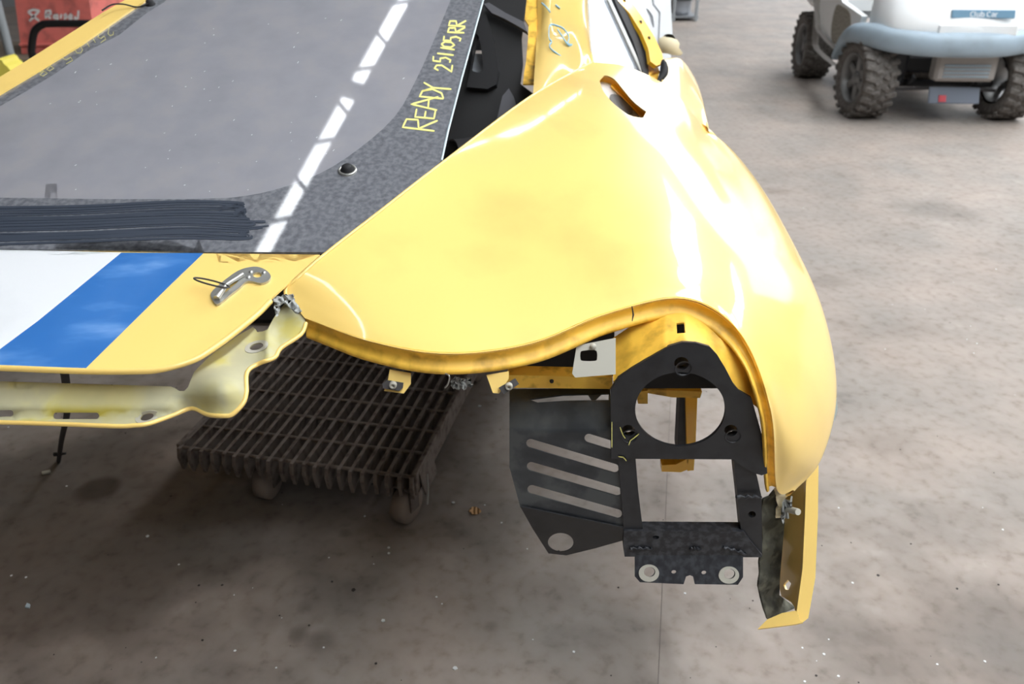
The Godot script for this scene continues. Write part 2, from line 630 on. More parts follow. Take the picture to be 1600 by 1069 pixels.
# ---- the hall
const HX0 := -11.0
const HX1 := 9.0
const HF0 := -7.0
const HF1 := 18.0
const HH := 6.2
func hb() -> Basis:
	return Basis(Vector3.UP, deg_to_rad(HALL_TURN))
func hbox(x0: float, x1: float, y0: float, y1: float, f0: float, f1: float) -> ArrayMesh:
	return box_mesh(hb() * Vector3((x0 + x1) / 2, (y0 + y1) / 2, -(f0 + f1) / 2), Vector3(absf(x1 - x0), absf(y1 - y0), absf(f1 - f0)), 0.002, hb())
func build_hall() -> void:
	floor_slabs()
	# walls, the front one with a wide open roller door
	setting("wall_left", hbox(HX0 - 0.2, HX0, 0, HH, HF0, HF1), M["hall wall"])
	setting("wall_right", hbox(HX1, HX1 + 0.2, 0, HH, HF0, HF1), M["hall wall"])
	var w := thing_wall("wall_front")
	part("wall_panel", hbox(HX0 - 0.2, -3.0, 0, HH, HF1, HF1 + 0.2), M["hall wall"], w, false)
	part("wall_panel", hbox(7.0, HX1 + 0.2, 0, HH, HF1, HF1 + 0.2), M["hall wall"], w, false)
	part("lintel", hbox(-3.0, 7.0, 4.8, HH, HF1, HF1 + 0.2), M["hall wall"], w, false)
	setting("wall_rear", hbox(HX0 - 0.2, HX1 + 0.2, 0, HH, HF0 - 0.2, HF0), M["hall wall"])
	# roof with rows of translucent daylight panels
	var rows := [[-3.53, 0.14, 1.0], [1.5, 1.1, -3.0], [5.6, 1.4, -4.0]]
	var c := thing_wall("ceiling")
	var x := HX0 - 0.2
	for r in rows:
		part("roof_panel", hbox(x, r[0] - r[1] / 2, HH, HH + 0.15, HF0 - 0.2, HF1 + 0.2), M["hall roof"], c, false)
		x = r[0] + r[1] / 2
	part("roof_panel", hbox(x, HX1 + 0.2, HH, HH + 0.15, HF0 - 0.2, HF1 + 0.2), M["hall roof"], c, false)
	var f := HF0 + 1.0
	while f < HF1:
		part("roof_beam", hbox(HX0, HX1, HH - 0.42, HH - 0.3, f - 0.06, f + 0.06), M["hall steel"], c, false)
		f += 2.2
	# solid roof behind the daylight rows, and a light lattice under the narrow row
	for r in rows:
		part("roof_panel", hbox(r[0] - r[1] / 2, r[0] + r[1] / 2, HH, HH + 0.15, HF0 - 0.2, r[2]), M["hall roof"], c, false)
	var zig := 0
	f = 3.0
	while f < 9.0:
		var sx := -1.0 if zig % 2 == 0 else 1.0
		part("roof_brace", tube_mesh([hb() * Vector3(-3.53 - 0.35 * sx, HH - 0.06, -f), hb() * Vector3(-3.53 + 0.35 * sx, HH - 0.06, -f - 0.45)], 0.022, 8), M["hall steel"], c, false)
		zig += 1
		f += 0.45
	for r in rows:
		var o := setting("roof_light_window", hbox(r[0] - r[1] / 2, r[0] + r[1] / 2, HH + 0.05, HH + 0.09, r[2], HF1), M["roof light panel"])
		o.name = numbered("roof_light_window")
		var l := AreaLight3D.new()
		l.name = "roof_light"
		l.area_size = Vector2(r[1], HF1 - r[2])
		l.area_normalize_energy = false
		l.light_energy = ROOF_GLOW / PI
		l.light_color = Color(0.97, 0.985, 1.0)
		l.shadow_enabled = true
		l.set("omni_range", 40.0)
		add_child(l, true)
		l.basis = hb() * Basis(Vector3.RIGHT, -PI / 2)
		l.position = hb() * Vector3(r[0], HH + 0.03, -(r[2] + HF1) / 2)
	setting("ground_outside", hbox(-40, 50, -0.3, -0.12, -45, 45), M["outside concrete"])
func thing_wall(called: String) -> Node3D:
	var o := Node3D.new()
	o.name = called
	o.set_meta("kind", "structure")
	add_child(o)
	return o
# floor: two slabs that meet in a dirty joint
func floor_slabs() -> void:
	var S := 1024
	var span := 10.24
	var n1 := FastNoiseLite.new()
	n1.seed = 4
	n1.frequency = 0.006
	n1.fractal_octaves = 5
	var n2 := FastNoiseLite.new()
	n2.seed = 9
	n2.frequency = 0.05
	n2.fractal_octaves = 4
	var n3 := FastNoiseLite.new()
	n3.seed = 15
	n3.frequency = 0.018
	n3.fractal_octaves = 3
	var a := n1.get_seamless_image(S, S)
	var b := n2.get_seamless_image(S, S)
	var c3 := n3.get_seamless_image(S, S)
	var da := a.get_data()
	var db := b.get_data()
	var dc := c3.get_data()
	var out := PackedByteArray()
	out.resize(S * S * 3)
	var stain_and_shade := PackedFloat32Array()
	stain_and_shade.resize(S * S)
	# oil spots traced on the photograph, at their place on the floor: x, y, half width, half height, strength
	var spots := [[150, 766, 26, 16, 0.8], [132, 712, 30, 18, 0.45], [140, 903, 40, 22, 0.4], [205, 912, 26, 12, 0.45], [138, 957, 18, 14, 0.45], [150, 880, 28, 14, 0.3], [300, 795, 22, 18, 0.3], [460, 995, 14, 12, 0.4], [498, 1004, 20, 16, 0.3], [534, 835, 10, 9, 0.4], [640, 834, 8, 8, 0.3], [505, 905, 22, 12, 0.2], [260, 1010, 12, 8, 0.3], [762, 982, 10, 8, 0.3], [470, 950, 12, 12, 0.25],
		[1290, 440, 26, 8, 0.15], [1210, 300, 18, 6, 0.2], [1480, 330, 60, 14, 0.14], [1380, 700, 40, 30, 0.12], [1500, 840, 60, 40, 0.12], [900, 1000, 60, 20, 0.15], [1420, 520, 80, 16, 0.1], [860, 930, 50, 30, 0.12], [1045, 790, 26, 40, 0.2], [1040, 900, 20, 60, 0.16], [1035, 1010, 16, 50, 0.2], [1050, 690, 20, 40, 0.2]]
	# wide ragged patches: floor dirt, with the shade under the car painted in
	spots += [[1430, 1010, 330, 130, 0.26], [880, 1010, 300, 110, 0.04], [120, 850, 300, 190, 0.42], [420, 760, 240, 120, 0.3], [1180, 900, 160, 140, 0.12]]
	var org := Vector2(-4.2, 0.0)
	for s in spots:
		var p := at_h(s[0], s[1], 0)
		var px := at_h(s[0] + s[2], s[1], 0)
		var py := at_h(s[0], s[1] - s[3], 0)
		var cx: float = (p.x - org.x) / span * S
		var cy: float = (-p.z - org.y) / span * S
		var rx: float = maxf(absf(px.x - p.x) / span * S, 1.2)
		var ry: float = maxf(absf(py.z - p.z) / span * S, 1.2)
		for j in range(int(cy - ry * 2), int(cy + ry * 2) + 1):
			for i in range(int(cx - rx * 2), int(cx + rx * 2) + 1):
				var k := posmod(j, S) * S + posmod(i, S)
				var d := Vector2((i - cx) / rx, (j - cy) / ry).length() + (dc[k] - 128) / 190.0 + (da[k] - 128) / 260.0 + (db[k] - 128) / 500.0
				stain_and_shade[k] = maxf(stain_and_shade[k], s[4] * clampf(1.5 - d, 0, 1))
	for k in S * S:
		var t := da[k] / 255.0
		var u := db[k] / 255.0
		var w := dc[k] / 255.0
		var g := 0.575 + 0.05 * (t - 0.5) + 0.05 * (u - 0.5) + 0.06 * (w - 0.5)
		if u > 0.8:
			g += 0.02
		if u < 0.2:
			g -= 0.03
		g *= 1.0 - 0.62 * stain_and_shade[k]
		var warm := 0.02 + 0.03 * (w - 0.3)
		out[k * 3] = int(clampf(g + warm, 0, 1) * 255)
		out[k * 3 + 1] = int(clampf(g - 0.012, 0, 1) * 255)
		out[k * 3 + 2] = int(clampf(g - 0.03 - warm * 0.5, 0, 1) * 255)
	var im := Image.create_from_data(S, S, false, Image.FORMAT_RGB8, out)
	var m := StandardMaterial3D.new()
	m.resource_name = "worn concrete"
	m.albedo_texture = ImageTexture.create_from_image(im)
	m.roughness = 0.7
	m.metallic_specular = 0.4
	m.detail_enabled = true
	m.detail_blend_mode = BaseMaterial3D.BLEND_MODE_MUL
	m.detail_uv_layer = BaseMaterial3D.DETAIL_UV_2
	m.detail_albedo = noise_tex(71, 0.02, [[0.0, Color(0.84, 0.83, 0.82)], [0.3, Color(0.95, 0.945, 0.94)], [0.5, Color(0.98, 0.98, 0.98)], [0.8, Color(1, 1, 1)], [1.0, Color(1, 1, 1)]], 512, 6)
	var mask := Image.create(4, 4, false, Image.FORMAT_RGB8)
	mask.fill(Color.WHITE)
	m.detail_mask = ImageTexture.create_from_image(mask)
	M["floor"] = m
	# joint line through two points of the photograph
	var p1 := at_h(1028, 1069, 0)
	var p2 := at_h(1046, 660, 0)
	var d := (p2 - p1).normalized()
	var far1 := p1 - d * 30.0
	var far2 := p1 + d * 40.0
	var side := d.cross(Vector3.UP).normalized()
	var slab := func(s0: float, s1: float) -> ArrayMesh:
		var v := PackedVector3Array()
		var uv := PackedVector2Array()
		var uv2 := PackedVector2Array()
		var n := PackedVector3Array()
		var q := [far1 + side * s0, far2 + side * s0, far2 + side * s1, far1 + side * s1]
		var ix := PackedInt32Array()
		for y in [0.0, -0.1]:
			for p in q:
				v.append(Vector3(p.x, y, p.z))
				n.append(Vector3.UP if y == 0.0 else Vector3.DOWN)
				uv.append(Vector2((p.x - org.x) / span, (-p.z - org.y) / span))
				uv2.append(Vector2(p.x / 0.55, p.z / 0.55))
		ix.append_array([0, 1, 2, 0, 2, 3, 4, 6, 5, 4, 7, 6])
		for i in 4:
			var j := (i + 1) % 4
			ix.append_array([i, j, j + 4, i, j + 4, i + 4])
		return commit(v, n, ix, uv, uv2)
	var fl := thing_wall("floor")
	part("slab", slab.call(-14.0, -0.0007), m, fl, false)
	part("slab", slab.call(0.0007, 14.0), m, fl, false)
	var jt := tool()
	cbox(jt, Transform3D(Basis(side, Vector3.UP, -d), p1 + d * 5.0 + Vector3(0, -0.0458, 0)), Vector3(0.02, 0.09, 70), 0.0002)
	part("joint_filling", done(jt), M["joint dirt"], fl, false)

# ---- the yellow car body
const GLASS_P := Vector3(0, 0.918, -1.28)
const GLASS_N := Vector3(0, 0.9455, 0.3255)
func lay_glass(p: Vector2) -> Vector3:
	return on_plane(p.x, p.y, GLASS_P, GLASS_N)
func lay_deck(p: Vector2) -> Vector3:
	return at_h(p.x, p.y, 0.86 + (577.0 - p.y) * 0.0003)
func flat_at(f: float) -> Callable:
	return func(p: Vector2) -> Vector3: return at_f(p.x, p.y, f)
func fender_rows() -> Array:
	# traced x, y and height of each control point: from the glass side to the outer side, front row first
	var T := [
		[924, 97, 1.0454, 945, 99, 1.0386, 966, 101, 1.0289, 990, 108, 1.0118, 1012, 117, 0.9911, 1034, 129, 0.966, 1055, 146, 0.939, 1075, 168, 0.9139, 1092, 190, 0.8955, 1107, 210, 0.8812],
		[830, 150, 1.0338, 862, 152, 1.032, 895, 158, 1.0271, 930, 170, 1.017, 962, 182, 1.0043, 1000, 194, 0.9859, 1040, 206, 0.96, 1080, 218, 0.9244, 1115, 228, 0.8811, 1145, 237, 0.831],
		[690, 255, 0.9955, 745, 250, 0.9947, 800, 247, 0.994, 860, 246, 0.9925, 920, 248, 0.988, 985, 252, 0.976, 1045, 258, 0.9531, 1100, 268, 0.9157, 1150, 280, 0.8608, 1190, 293, 0.7963],
		[600, 325, 0.9624, 665, 322, 0.9589, 735, 320, 0.9565, 810, 320, 0.9555, 885, 322, 0.9551, 965, 328, 0.9505, 1045, 338, 0.9366, 1120, 350, 0.9065, 1185, 362, 0.855, 1240, 380, 0.7797],
		[510, 395, 0.9284, 590, 402, 0.9217, 670, 405, 0.9161, 760, 405, 0.9131, 860, 404, 0.9143, 960, 404, 0.9171, 1055, 408, 0.9117, 1140, 418, 0.8874, 1215, 438, 0.8358, 1284, 480, 0.7446],
		[468, 432, 0.9063, 575, 470, 0.8937, 680, 488, 0.8851, 790, 480, 0.8833, 900, 455, 0.8929, 1005, 440, 0.9014, 1095, 450, 0.8903, 1180, 490, 0.8497, 1250, 560, 0.7726, 1306, 602, 0.6746],
		[446, 457, 0.8879, 578, 510, 0.8776, 690, 528, 0.8708, 810, 514, 0.8704, 925, 475, 0.8848, 1030, 455, 0.8942, 1120, 476, 0.8753, 1197, 585, 0.7949, 1243, 690, 0.6756, 1284, 710, 0.6048],
		[476, 497, 0.8705, 580, 534, 0.8669, 700, 553, 0.8606, 830, 537, 0.8609, 950, 490, 0.8785, 1070, 467, 0.8866, 1155, 520, 0.8471, 1204, 640, 0.7515, 1214, 764, 0.5818, 1240, 766, 0.5638]]
	var under := [[-0.01, -0.1, -0.03, -0.28], [-0.005, -0.1, -0.03, -0.3], [0.0, -0.09, -0.02, -0.24], [0.0, -0.08, -0.02, -0.2], [-0.002, -0.07, -0.03, -0.18], [-0.006, -0.06, -0.03, -0.13], [-0.01, -0.025, -0.03, -0.05], [-0.004, -0.01, -0.012, -0.014]]
	var rows := []
	for k in T.size():
		var r := []
		for i in range(0, T[k].size(), 3):
			r.append(at_h(T[k][i], T[k][i + 1], T[k][i + 2]))
		var e: Vector3 = r[-1]
		r.append(e + Vector3(under[k][0], under[k][1], 0))
		r.append(e + Vector3(under[k][2], under[k][3], 0))
		rows.append(r)
	return rows
func cut_shell(v: PackedVector3Array, nu: int, nv: int, thick: float, hole: PackedVector2Array) -> ArrayMesh:
	# the same as shell_of, with one opening whose outline is traced
	var w := nu + 1
	var n := PackedVector3Array()
	for j in nv + 1:
		for i in w:
			var d1 := v[j * w + mini(i + 1, nu)] - v[j * w + maxi(i - 1, 0)]
			var d2 := v[mini(j + 1, nv) * w + i] - v[maxi(j - 1, 0) * w + i]
			n.append(d2.cross(d1).normalized())
	var inside := []
	for i in v.size():
		inside.append(Geometry2D.is_point_in_polygon(to_px(v[i]), hole) and v[i].y > 0.9)
	var keep := []
	var moved := {}
	for j in nv:
		for i in nu:
			var q := [j * w + i, j * w + i + 1, j * w + w + i + 1, j * w + w + i]
			var ins := q.filter(func(k): return inside[k])
			if ins.size() < 4:
				keep.append(q)
				for k in ins:
					moved[k] = true
	var ring := dense(Array(hole), 0.5)
	for k in moved:
		var p := to_px(v[k])
		var best := ring[0]
		for c in ring:
			if c.distance_squared_to(p) < best.distance_squared_to(p):
				best = c
		v[k] = on_plane(best.x, best.y, v[k], n[k])
	var cnt := v.size()
	for i in cnt:
		v.append(v[i] - n[i] * thick)
		n.append(-n[i])
	var idx := PackedInt32Array()
	for q in keep:
		for s in [[0, 1, 2], [0, 2, 3]]:
			var a: int = q[s[0]]
			var b: int = q[s[1]]
			var c: int = q[s[2]]
			idx.append_array([a, b, c, a + cnt, c + cnt, b + cnt])
	return commit(v, n, idx)
func build_body() -> void:
	var body := thing("car_body_section", "cut yellow rear quarter of a sports car without its tail lamp", "car body", Vector3(0.0, 0.0, -3.0))
	# quarter panel
	var rows := fender_rows()
	var nu := 132
	var nv := 91
	var v := PackedVector3Array()
	for j in nv + 1:
		for i in nu + 1:
			v.append(surf(rows, float(i) / nu * 11.0, float(j) / nv * 7.0))
	var hole := PackedVector2Array(spline(v2([938, 121, 945, 118, 959, 123, 973, 139, 989, 158, 1005, 171, 1018, 180, 1016, 184, 1004, 184, 986, 181, 970, 171, 955, 158, 943, 143, 938, 130]), 4, true))
	part("quarter_panel", cut_shell(v, nu, nv, 0.0025, hole), M["yellow paint"], body)
	filler(body, rows, hole)
	var hem := []
	for j in 60:
		hem.append(surf(rows, 0.0, 6.2 * j / 59.0) + Vector3(0, -0.001, 0))
	part("hemmed_edge", tube_mesh(hem, 0.0032, 8), M["yellow paint"], body)
	tail_lip(body, rows)
	# body side in front of the wheel arch
	var side := []
	for h in [[0, 0.0, 0.0], [1, 0.0, 0.0], [1, -0.005, -0.14], [1, -0.03, -0.4]]:
		var r := []
		var a := [1034, 129, 0.963, 1055, 146, 0.935, 1075, 168, 0.909, 1092, 190, 0.89, 1107, 210, 0.874]
		if h[0] == 1:
			a = [1037, 93, 0.96, 1063, 92, 0.94, 1083, 117, 0.885, 1096, 150, 0.86, 1107, 206, 0.865]
		for i in range(0, 15, 3):
			r.append(at_h(a[i], a[i + 1], a[i + 2]) + Vector3(h[1], h[2], 0))
		side.append(r)
	part("side_panel", shell(side, 40, 40, 0.003, Vector3(1, 1, 0.5)), M["yellow paint"], body)
	pillar(body)
	lamp_mount(body)
	bumper_corner(body)
	valance(body)
	build_lid(body)
	# unseen panel on the far side, mirrored from this one, added to block light
	var far := []
	var axis := Vector3(-0.5, 0, -1.9)
	var nrm := Vector3(cos(deg_to_rad(12)), 0, sin(deg_to_rad(12)))
	for r in rows:
		var q := []
		for p in r:
			var d: Vector3 = p - axis
			q.append(p - nrm * 2.0 * d.dot(nrm) + Vector3(0, -0.07, 0))
		far.append(q)
	part("quarter_panel", shell(far, 44, 28, 0.0025, Vector3.UP), M["yellow paint"], body)
	# black tub added to carry the section, widened to block light under the car
	part("added_cabin_tub", box_mesh(Vector3(-0.5, 0.33, -3.2), Vector3(1.7, 0.66, 0.7), 0.03), M["black liner"], body)
	part("wheel_housing", shell([[Vector3(-0.1, 0.86, -1.7), Vector3(0.15, 0.86, -1.7), Vector3(0.42, 0.72, -1.75)], [Vector3(-0.15, 0.86, -2.2), Vector3(0.15, 0.88, -2.2), Vector3(0.44, 0.74, -2.2)], [Vector3(-0.3, 0.6, -2.87), Vector3(0.1, 0.62, -2.87), Vector3(0.36, 0.55, -2.87)]], 16, 16, 0.004, Vector3.UP), M["black liner"], body)
func filler(body: Node3D, rows: Array, hole: PackedVector2Array) -> void:
	var mid := at_h(976, 152, 0.992)
	var n := Vector3(0.12, 0.93, 0.3).normalized()
	var o := part("filler_recess", filler_wall(hole, mid, n), M["shaded yellow"], body)
	var low := mid - n * 0.017
	var lay := func(p: Vector2) -> Vector3: return on_plane(p.x, p.y, low, n)
	part("filler_tray", sheet(Array(hole_grown(hole, 3.0)), [], lay, 0.003, 6.0), M["white filler neck"], o)
	var lay2 := func(p: Vector2) -> Vector3: return on_plane(p.x, p.y, low + n * 0.004, n)
	part("filler_cap", sheet(Array(oval(Vector2(971, 162), 22, 8.5, 36, 0.66)), [], lay2, 0.003, 4.0), M["grey filler"], o)
	part("hinge_seat", sheet(v2([955, 133, 962, 131, 1012, 178, 1010, 183, 1003, 182, 985, 163]), [], func(p: Vector2) -> Vector3: return on_plane(p.x, p.y, low + n * 0.008, n), 0.005, 5.0), M["shaded yellow"], o)
func hole_grown(h: PackedVector2Array, by: float) -> PackedVector2Array:
	return Geometry2D.offset_polygon(h, by)[0]
func filler_wall(hole: PackedVector2Array, mid: Vector3, n: Vector3) -> ArrayMesh:
	var st := tool()
	st.set_smooth_group(0)
	for i in hole.size():
		var a := on_plane(hole[i].x, hole[i].y, mid, n)
		var q := hole[(i + 1) % hole.size()]
		var b := on_plane(q.x, q.y, mid, n)
		quad(st, a, b, b - n * 0.03, a - n * 0.03)
	return done(st)
func tail_lip(body: Node3D, rows: Array) -> void:
	# folded flange below the crest of the tail
	var prof := [Vector2(-0.001, 0.0015), Vector2(0.004, 0.0025), Vector2(0.010, 0.007), Vector2(0.018, 0.008), Vector2(0.022, -0.001), Vector2(0.026, -0.004), Vector2(0.0305, -0.0035), Vector2(0.0315, 0.002)]
	var N := 120
	var v := PackedVector3Array()
	for i in N + 1:
		var u := 7.97 * i / N
		var p := cr(rows[7], u)
		var t := (cr(rows[7], minf(u + 0.05, 11.0)) - cr(rows[7], maxf(u - 0.05, 0.0))).normalized()
		var drop := Vector3(t.y, -t.x, 0.0).normalized()
		if u < 0.6:
			drop = Vector3(0, -1, 0)
		for q in prof:
			var k := lerpf(1.0, 0.55, clampf((u - 5.5) / 1.0, 0.0, 1.0))
			v.append(p + drop * q.x * k + Vector3(0, 0, -q.y))
	part("tail_flange", shell_of(v, prof.size() - 1, N, 0.0015, Vector3(0, 0.3, 1)), M["shaded dirty yellow"], body)
	# crack in the flange
	part("flange_crack", tube_mesh([at_f(987, 477, 1.135) + Vector3(0, 0, 0.004), at_f(989, 490, 1.132) + Vector3(0, 0, 0.004), at_f(987, 499, 1.128) + Vector3(0, 0, 0.006)], [0.0008, 0.0014, 0.0006], 6), M["chip dark"], body, true, "dark crack")
	# clips under the lip
	var lay := func(p: Vector2) -> Vector3: return at_f(p.x, p.y, 1.05 - (p.y - 585) * 0.0005)
	var tabs := [[[609, 577, 642, 583, 642, 600, 631, 615, 600, 611, 606, 595], [597, 600, 605, 594, 630, 598, 629, 606, 624, 611, 599, 607], [614, 602]], [[760, 586, 795, 580, 795, 592, 780, 615, 770, 614], [779, 606, 805, 591, 811, 600, 787, 616], [795, 604]]]
	for t in tabs:
		var c := Vector2(t[2][0], t[2][1])
		var o := part("clip_tab", sheet(v2(t[0]), [oval(c, 4.5, 3.5, 16)], lay, 0.002, 4.0), M["yellow paint"], body)
		part("nut_plate", sheet(v2(t[1]), [oval(c, 3.5, 2.8, 16)], func(p: Vector2) -> Vector3: return at_f(p.x, p.y, 1.044 - (p.y - 585) * 0.0005), 0.004, 4.0), M["dark steel"], o)
		part("nut", lathe_mesh(Transform3D(Basis(Vector3.RIGHT, PI / 2), at_f(c.x, c.y, 1.032)), [Vector2(0.0022, -0.003), Vector2(0.0022, 0.003), Vector2(0.0045, 0.003), Vector2(0.0052, 0.002), Vector2(0.0052, -0.003)], 18), M["dull zinc"], o)
	part("glue_scrap", sheet(v2([704, 596, 712, 588, 722, 593, 735, 590, 738, 604, 722, 607, 708, 606]), [], func(p: Vector2) -> Vector3: return at_f(p.x, p.y, 1.05) + Vector3(0, 0, 0.004 * sin(p.x * 0.8) * cos(p.y * 0.9)), 0.003, 3.0), M["worn grey"], body)
	part("wire_end", tube_mesh(spline([at_f(696, 584, 1.035), at_f(702, 588, 1.03), at_f(700, 600, 1.03), at_f(695, 606, 1.03)], 6), 0.0012, 6), M["bare metal"], body)
	# torn corner by the lid
	part("torn_edge", sheet(v2([421, 469, 432, 462, 440, 464, 447, 459, 458, 461, 460, 470, 467, 478, 470, 489, 458, 486, 450, 478, 444, 470, 438, 474, 436, 486, 431, 493, 428, 480, 430, 472]), [], func(p: Vector2) -> Vector3: return at_h(p.x, p.y, 0.888 + 0.003 * sin(p.x * 0.45) * cos(p.y * 0.5)), 0.003, 4.0), M["worn grey"], body, true, "ragged grey torn metal")
func pillar(body: Node3D) -> void:
	var T := [[833, 148, 2.02, 850, 139, 2.06, 885, 121, 2.15, 912, 107, 2.2, 927, 97, 2.24, 930, 103, 2.26], [838, 60, 2.5, 852, 59, 2.46, 882, 56, 2.45, 908, 52, 2.45, 921, 48, 2.5, 924, 52, 2.56], [840, 0, 2.7, 854, -1, 2.65, 884, -3, 2.64, 906, -5, 2.65, 917, -7, 2.7, 920, -5, 2.76], [842, -60, 2.95, 856, -62, 2.9, 884, -62, 2.9, 904, -63, 2.9, 914, -64, 2.95, 917, -62, 3.0]]
	var rows := []
	for t in T:
		var r := []
		for i in range(0, t.size(), 3):
			r.append(at_f(t[i], t[i + 1], t[i + 2]))
		rows.append(r)
	var p := part("roof_pillar", shell(rows, 40, 40, 0.003, Vector3(0, 1, 1)), M["yellow paint"], body)
	# blue pen marks on the pillar
	var lay := func(q: Vector2) -> Vector3: return at_f(q.x, q.y, 2.45 + (60 - q.y) * 0.0037 - 0.035)
	for s in [[896, 96, 884, 93, 871, 85, 860, 76, 859, 70, 862, 66, 858, 60, 858, 45, 861, 39, 871, 41, 881, 46, 889, 58, 887, 68, 893, 71], [871, 46, 880, 60, 888, 71, 894, 70], [846, 5, 853, 11, 860, 20], [868, 8, 875, 14]]:
		var st := tool()
		stroke(st, spline(v2(s), 4), 1.3, lay, 0.003)
		part("pen_mark", done(st), M["marker blue"], p, true, "pale blue pen squiggle")
	# inner flange with the torn liner
	part("inner_flange", sheet(v2([770, -30, 842, -30, 839, 40, 836, 131, 817, 131, 819, 112, 822, 96, 823, 84, 825, 62, 826, 40, 820, 30, 800, 14, 776, 4]), [], func(q: Vector2) -> Vector3: return at_f(q.x, q.y, 2.5 + (60 - q.y) * 0.0036), 0.004, 6.0), M["shaded dirty yellow"], body)
	var lp := at_f(760, 150, 2.35)
	var ln := Vector3(-0.15, 0.55, 0.82).normalized()
	var lay_l := func(q: Vector2) -> Vector3: return on_plane(q.x, q.y, lp, ln)
	var win := PackedVector2Array(spline(v2([738, 110, 751, 112, 755, 105, 751, 70, 746, 54, 741, 60, 735, 92]), 4, true))
	var liner := part("engine_bay_liner", sheet(v2([640, 330, 752, -70, 830, -70, 818, 40, 815, 60, 817, 100, 813, 131, 838, 150, 700, 300]), [win], lay_l, 0.006, 9.0), M["black liner"], body)
	part("hatch_frame", sheet(v2([729, 136, 762, 139, 775, 132, 779, 110, 771, 60, 758, 20, 750, 30]), [win], func(q: Vector2) -> Vector3: return on_plane(q.x, q.y, lp + ln * 0.02, ln), 0.02, 6.0), M["black rubber"], liner)
	part("hatch_pane", sheet(v2([728, 116, 760, 116, 760, 84, 733, 84]), [], func(q: Vector2) -> Vector3: return on_plane(q.x, q.y, lp - ln * 0.03, ln), 0.004, 8.0), M["bin grey"], liner)
	part("hatch_pane", sheet(v2([733, 78, 760, 78, 760, 45, 740, 45]), [], func(q: Vector2) -> Vector3: return on_plane(q.x, q.y, lp - ln * 0.05, ln), 0.004, 8.0), M["grey liner"], liner)
	part("pale_liner_piece", sheet(v2([775, 192, 785, 150, 795, 138, 802, 150, 806, 165]), [], func(q: Vector2) -> Vector3: return on_plane(q.x, q.y, lp + ln * 0.03, ln), 0.02, 6.0), M["grey liner"], liner)  # lighter grey piece painted in for the highlight on the liner
	part("pale_liner_piece", sheet(v2([756, 6, 764, 4, 790, 20, 818, 34, 824, 50, 815, 44, 790, 30, 768, 20]), [], func(q: Vector2) -> Vector3: return on_plane(q.x, q.y, lp + ln * 0.03, ln), 0.02, 6.0), M["grey liner"], liner)
	# side window, seal and door opening
	var wp := at_f(927, 97, 2.27)
	var wn := Vector3(0.75, 0.6, 0.25).normalized()
	var lay_w := func(q: Vector2) -> Vector3: return on_plane(q.x, q.y, wp, wn)
	var g := part("side_window", sheet(v2([917, -40, 948, -40, 962, 0, 985, 55, 1006, 112, 985, 108, 960, 102, 926, 98]), [], lay_w, 0.004, 8.0), M["side window glass"], body)
	part("window_chrome", sheet(v2([938, -40, 943, -40, 955, 0, 976, 45, 1006, 112, 1001, 111, 972, 48, 950, 0]), [], func(q: Vector2) -> Vector3: return on_plane(q.x, q.y, wp + wn * 0.006, wn), 0.004, 8.0), M["bare metal"], g)
	part("cabin_trim", sheet(v2([912, -40, 965, -40, 985, 30, 1012, 118, 960, 112, 920, 105]), [], func(q: Vector2) -> Vector3: return on_plane(q.x, q.y, wp - wn * 0.12, wn), 0.01, 10.0), M["grey liner"], body)
	part("window_seal", sheet(v2([948, -40, 966, 2, 984, 24, 1001, 52, 1011, 78, 1014, 119, 1005, 114, 990, 66, 962, 5]), [], func(q: Vector2) -> Vector3: return on_plane(q.x, q.y, wp + wn * 0.008, wn), 0.01, 6.0), M["black rubber"], body)
	var dn := Vector3(0.6, 0.75, 0.3).normalized()
	var dp := at_f(1026, 104, 2.62)
	var fr := part("door_frame", sheet(v2([950, -40, 965, 0, 984, 21, 1002, 50, 1013, 76, 1016, 96, 1026, 103, 1037, 98, 1035, 84, 1023, 58, 1005, 29, 985, 0, 970, -40]), [], func(q: Vector2) -> Vector3: return on_plane(q.x, q.y, dp, dn), 0.012, 6.0), M["shaded yellow"], body)
	for q in [[1001, 35], [1014, 60], [976, 1]]:
		part("bolt", lathe_mesh(Transform3D(Basis(Vector3.RIGHT, 0.5), on_plane(q[0], q[1], dp, dn)), [Vector2(0.0, 0.006), Vector2(0.004, 0.005), Vector2(0.0045, -0.004)], 12), M["dark steel"], fr)
	part("door_jamb", sheet(v2([1011, 78, 1026, 101, 1031, 112, 1026, 128, 1012, 119]), [], func(q: Vector2) -> Vector3: return on_plane(q.x, q.y, dp - dn * 0.03, dn), 0.006, 6.0), M["shaded dirty yellow"], body)
	part("seal_end", tube_mesh(spline([at_f(1036, 94, 2.5), at_f(1038, 108, 2.48), at_f(1035, 119, 2.46), at_f(1028, 127, 2.44)], 5), [0.004, 0.006, 0.009, 0.01, 0.011, 0.012, 0.012, 0.012, 0.012, 0.011, 0.01, 0.009, 0.008, 0.006, 0.005, 0.004], 10), M["black rubber"], body)
	# stub in front of the door opening, its overexposed yellow painted as cream
	var st2 := tool()
	var lay_s := func(q: Vector2) -> Vector3: return at_f(q.x, q.y, 3.1)
	part("mirror_stub", sheet(v2([1029, 60, 1038, 57, 1049, 59, 1058, 62, 1062, 68, 1061, 75, 1067, 83, 1063, 87, 1050, 86, 1044, 84, 1034, 83, 1030, 74]), [], func(q: Vector2) -> Vector3: return at_f(q.x, q.y, 3.0 + 0.0009 * (Vector2(1046, 72) - q).length_squared() * 0.06), 0.1, 3.0), M["cream and overlit yellow"], body, true, "torn stub with overexposed yellow painted pale cream")
	# surround of the glass on the far side
	var lay_r := func(q: Vector2) -> Vector3: return on_plane(q.x, q.y, GLASS_P + GLASS_N * 0.004, GLASS_N)
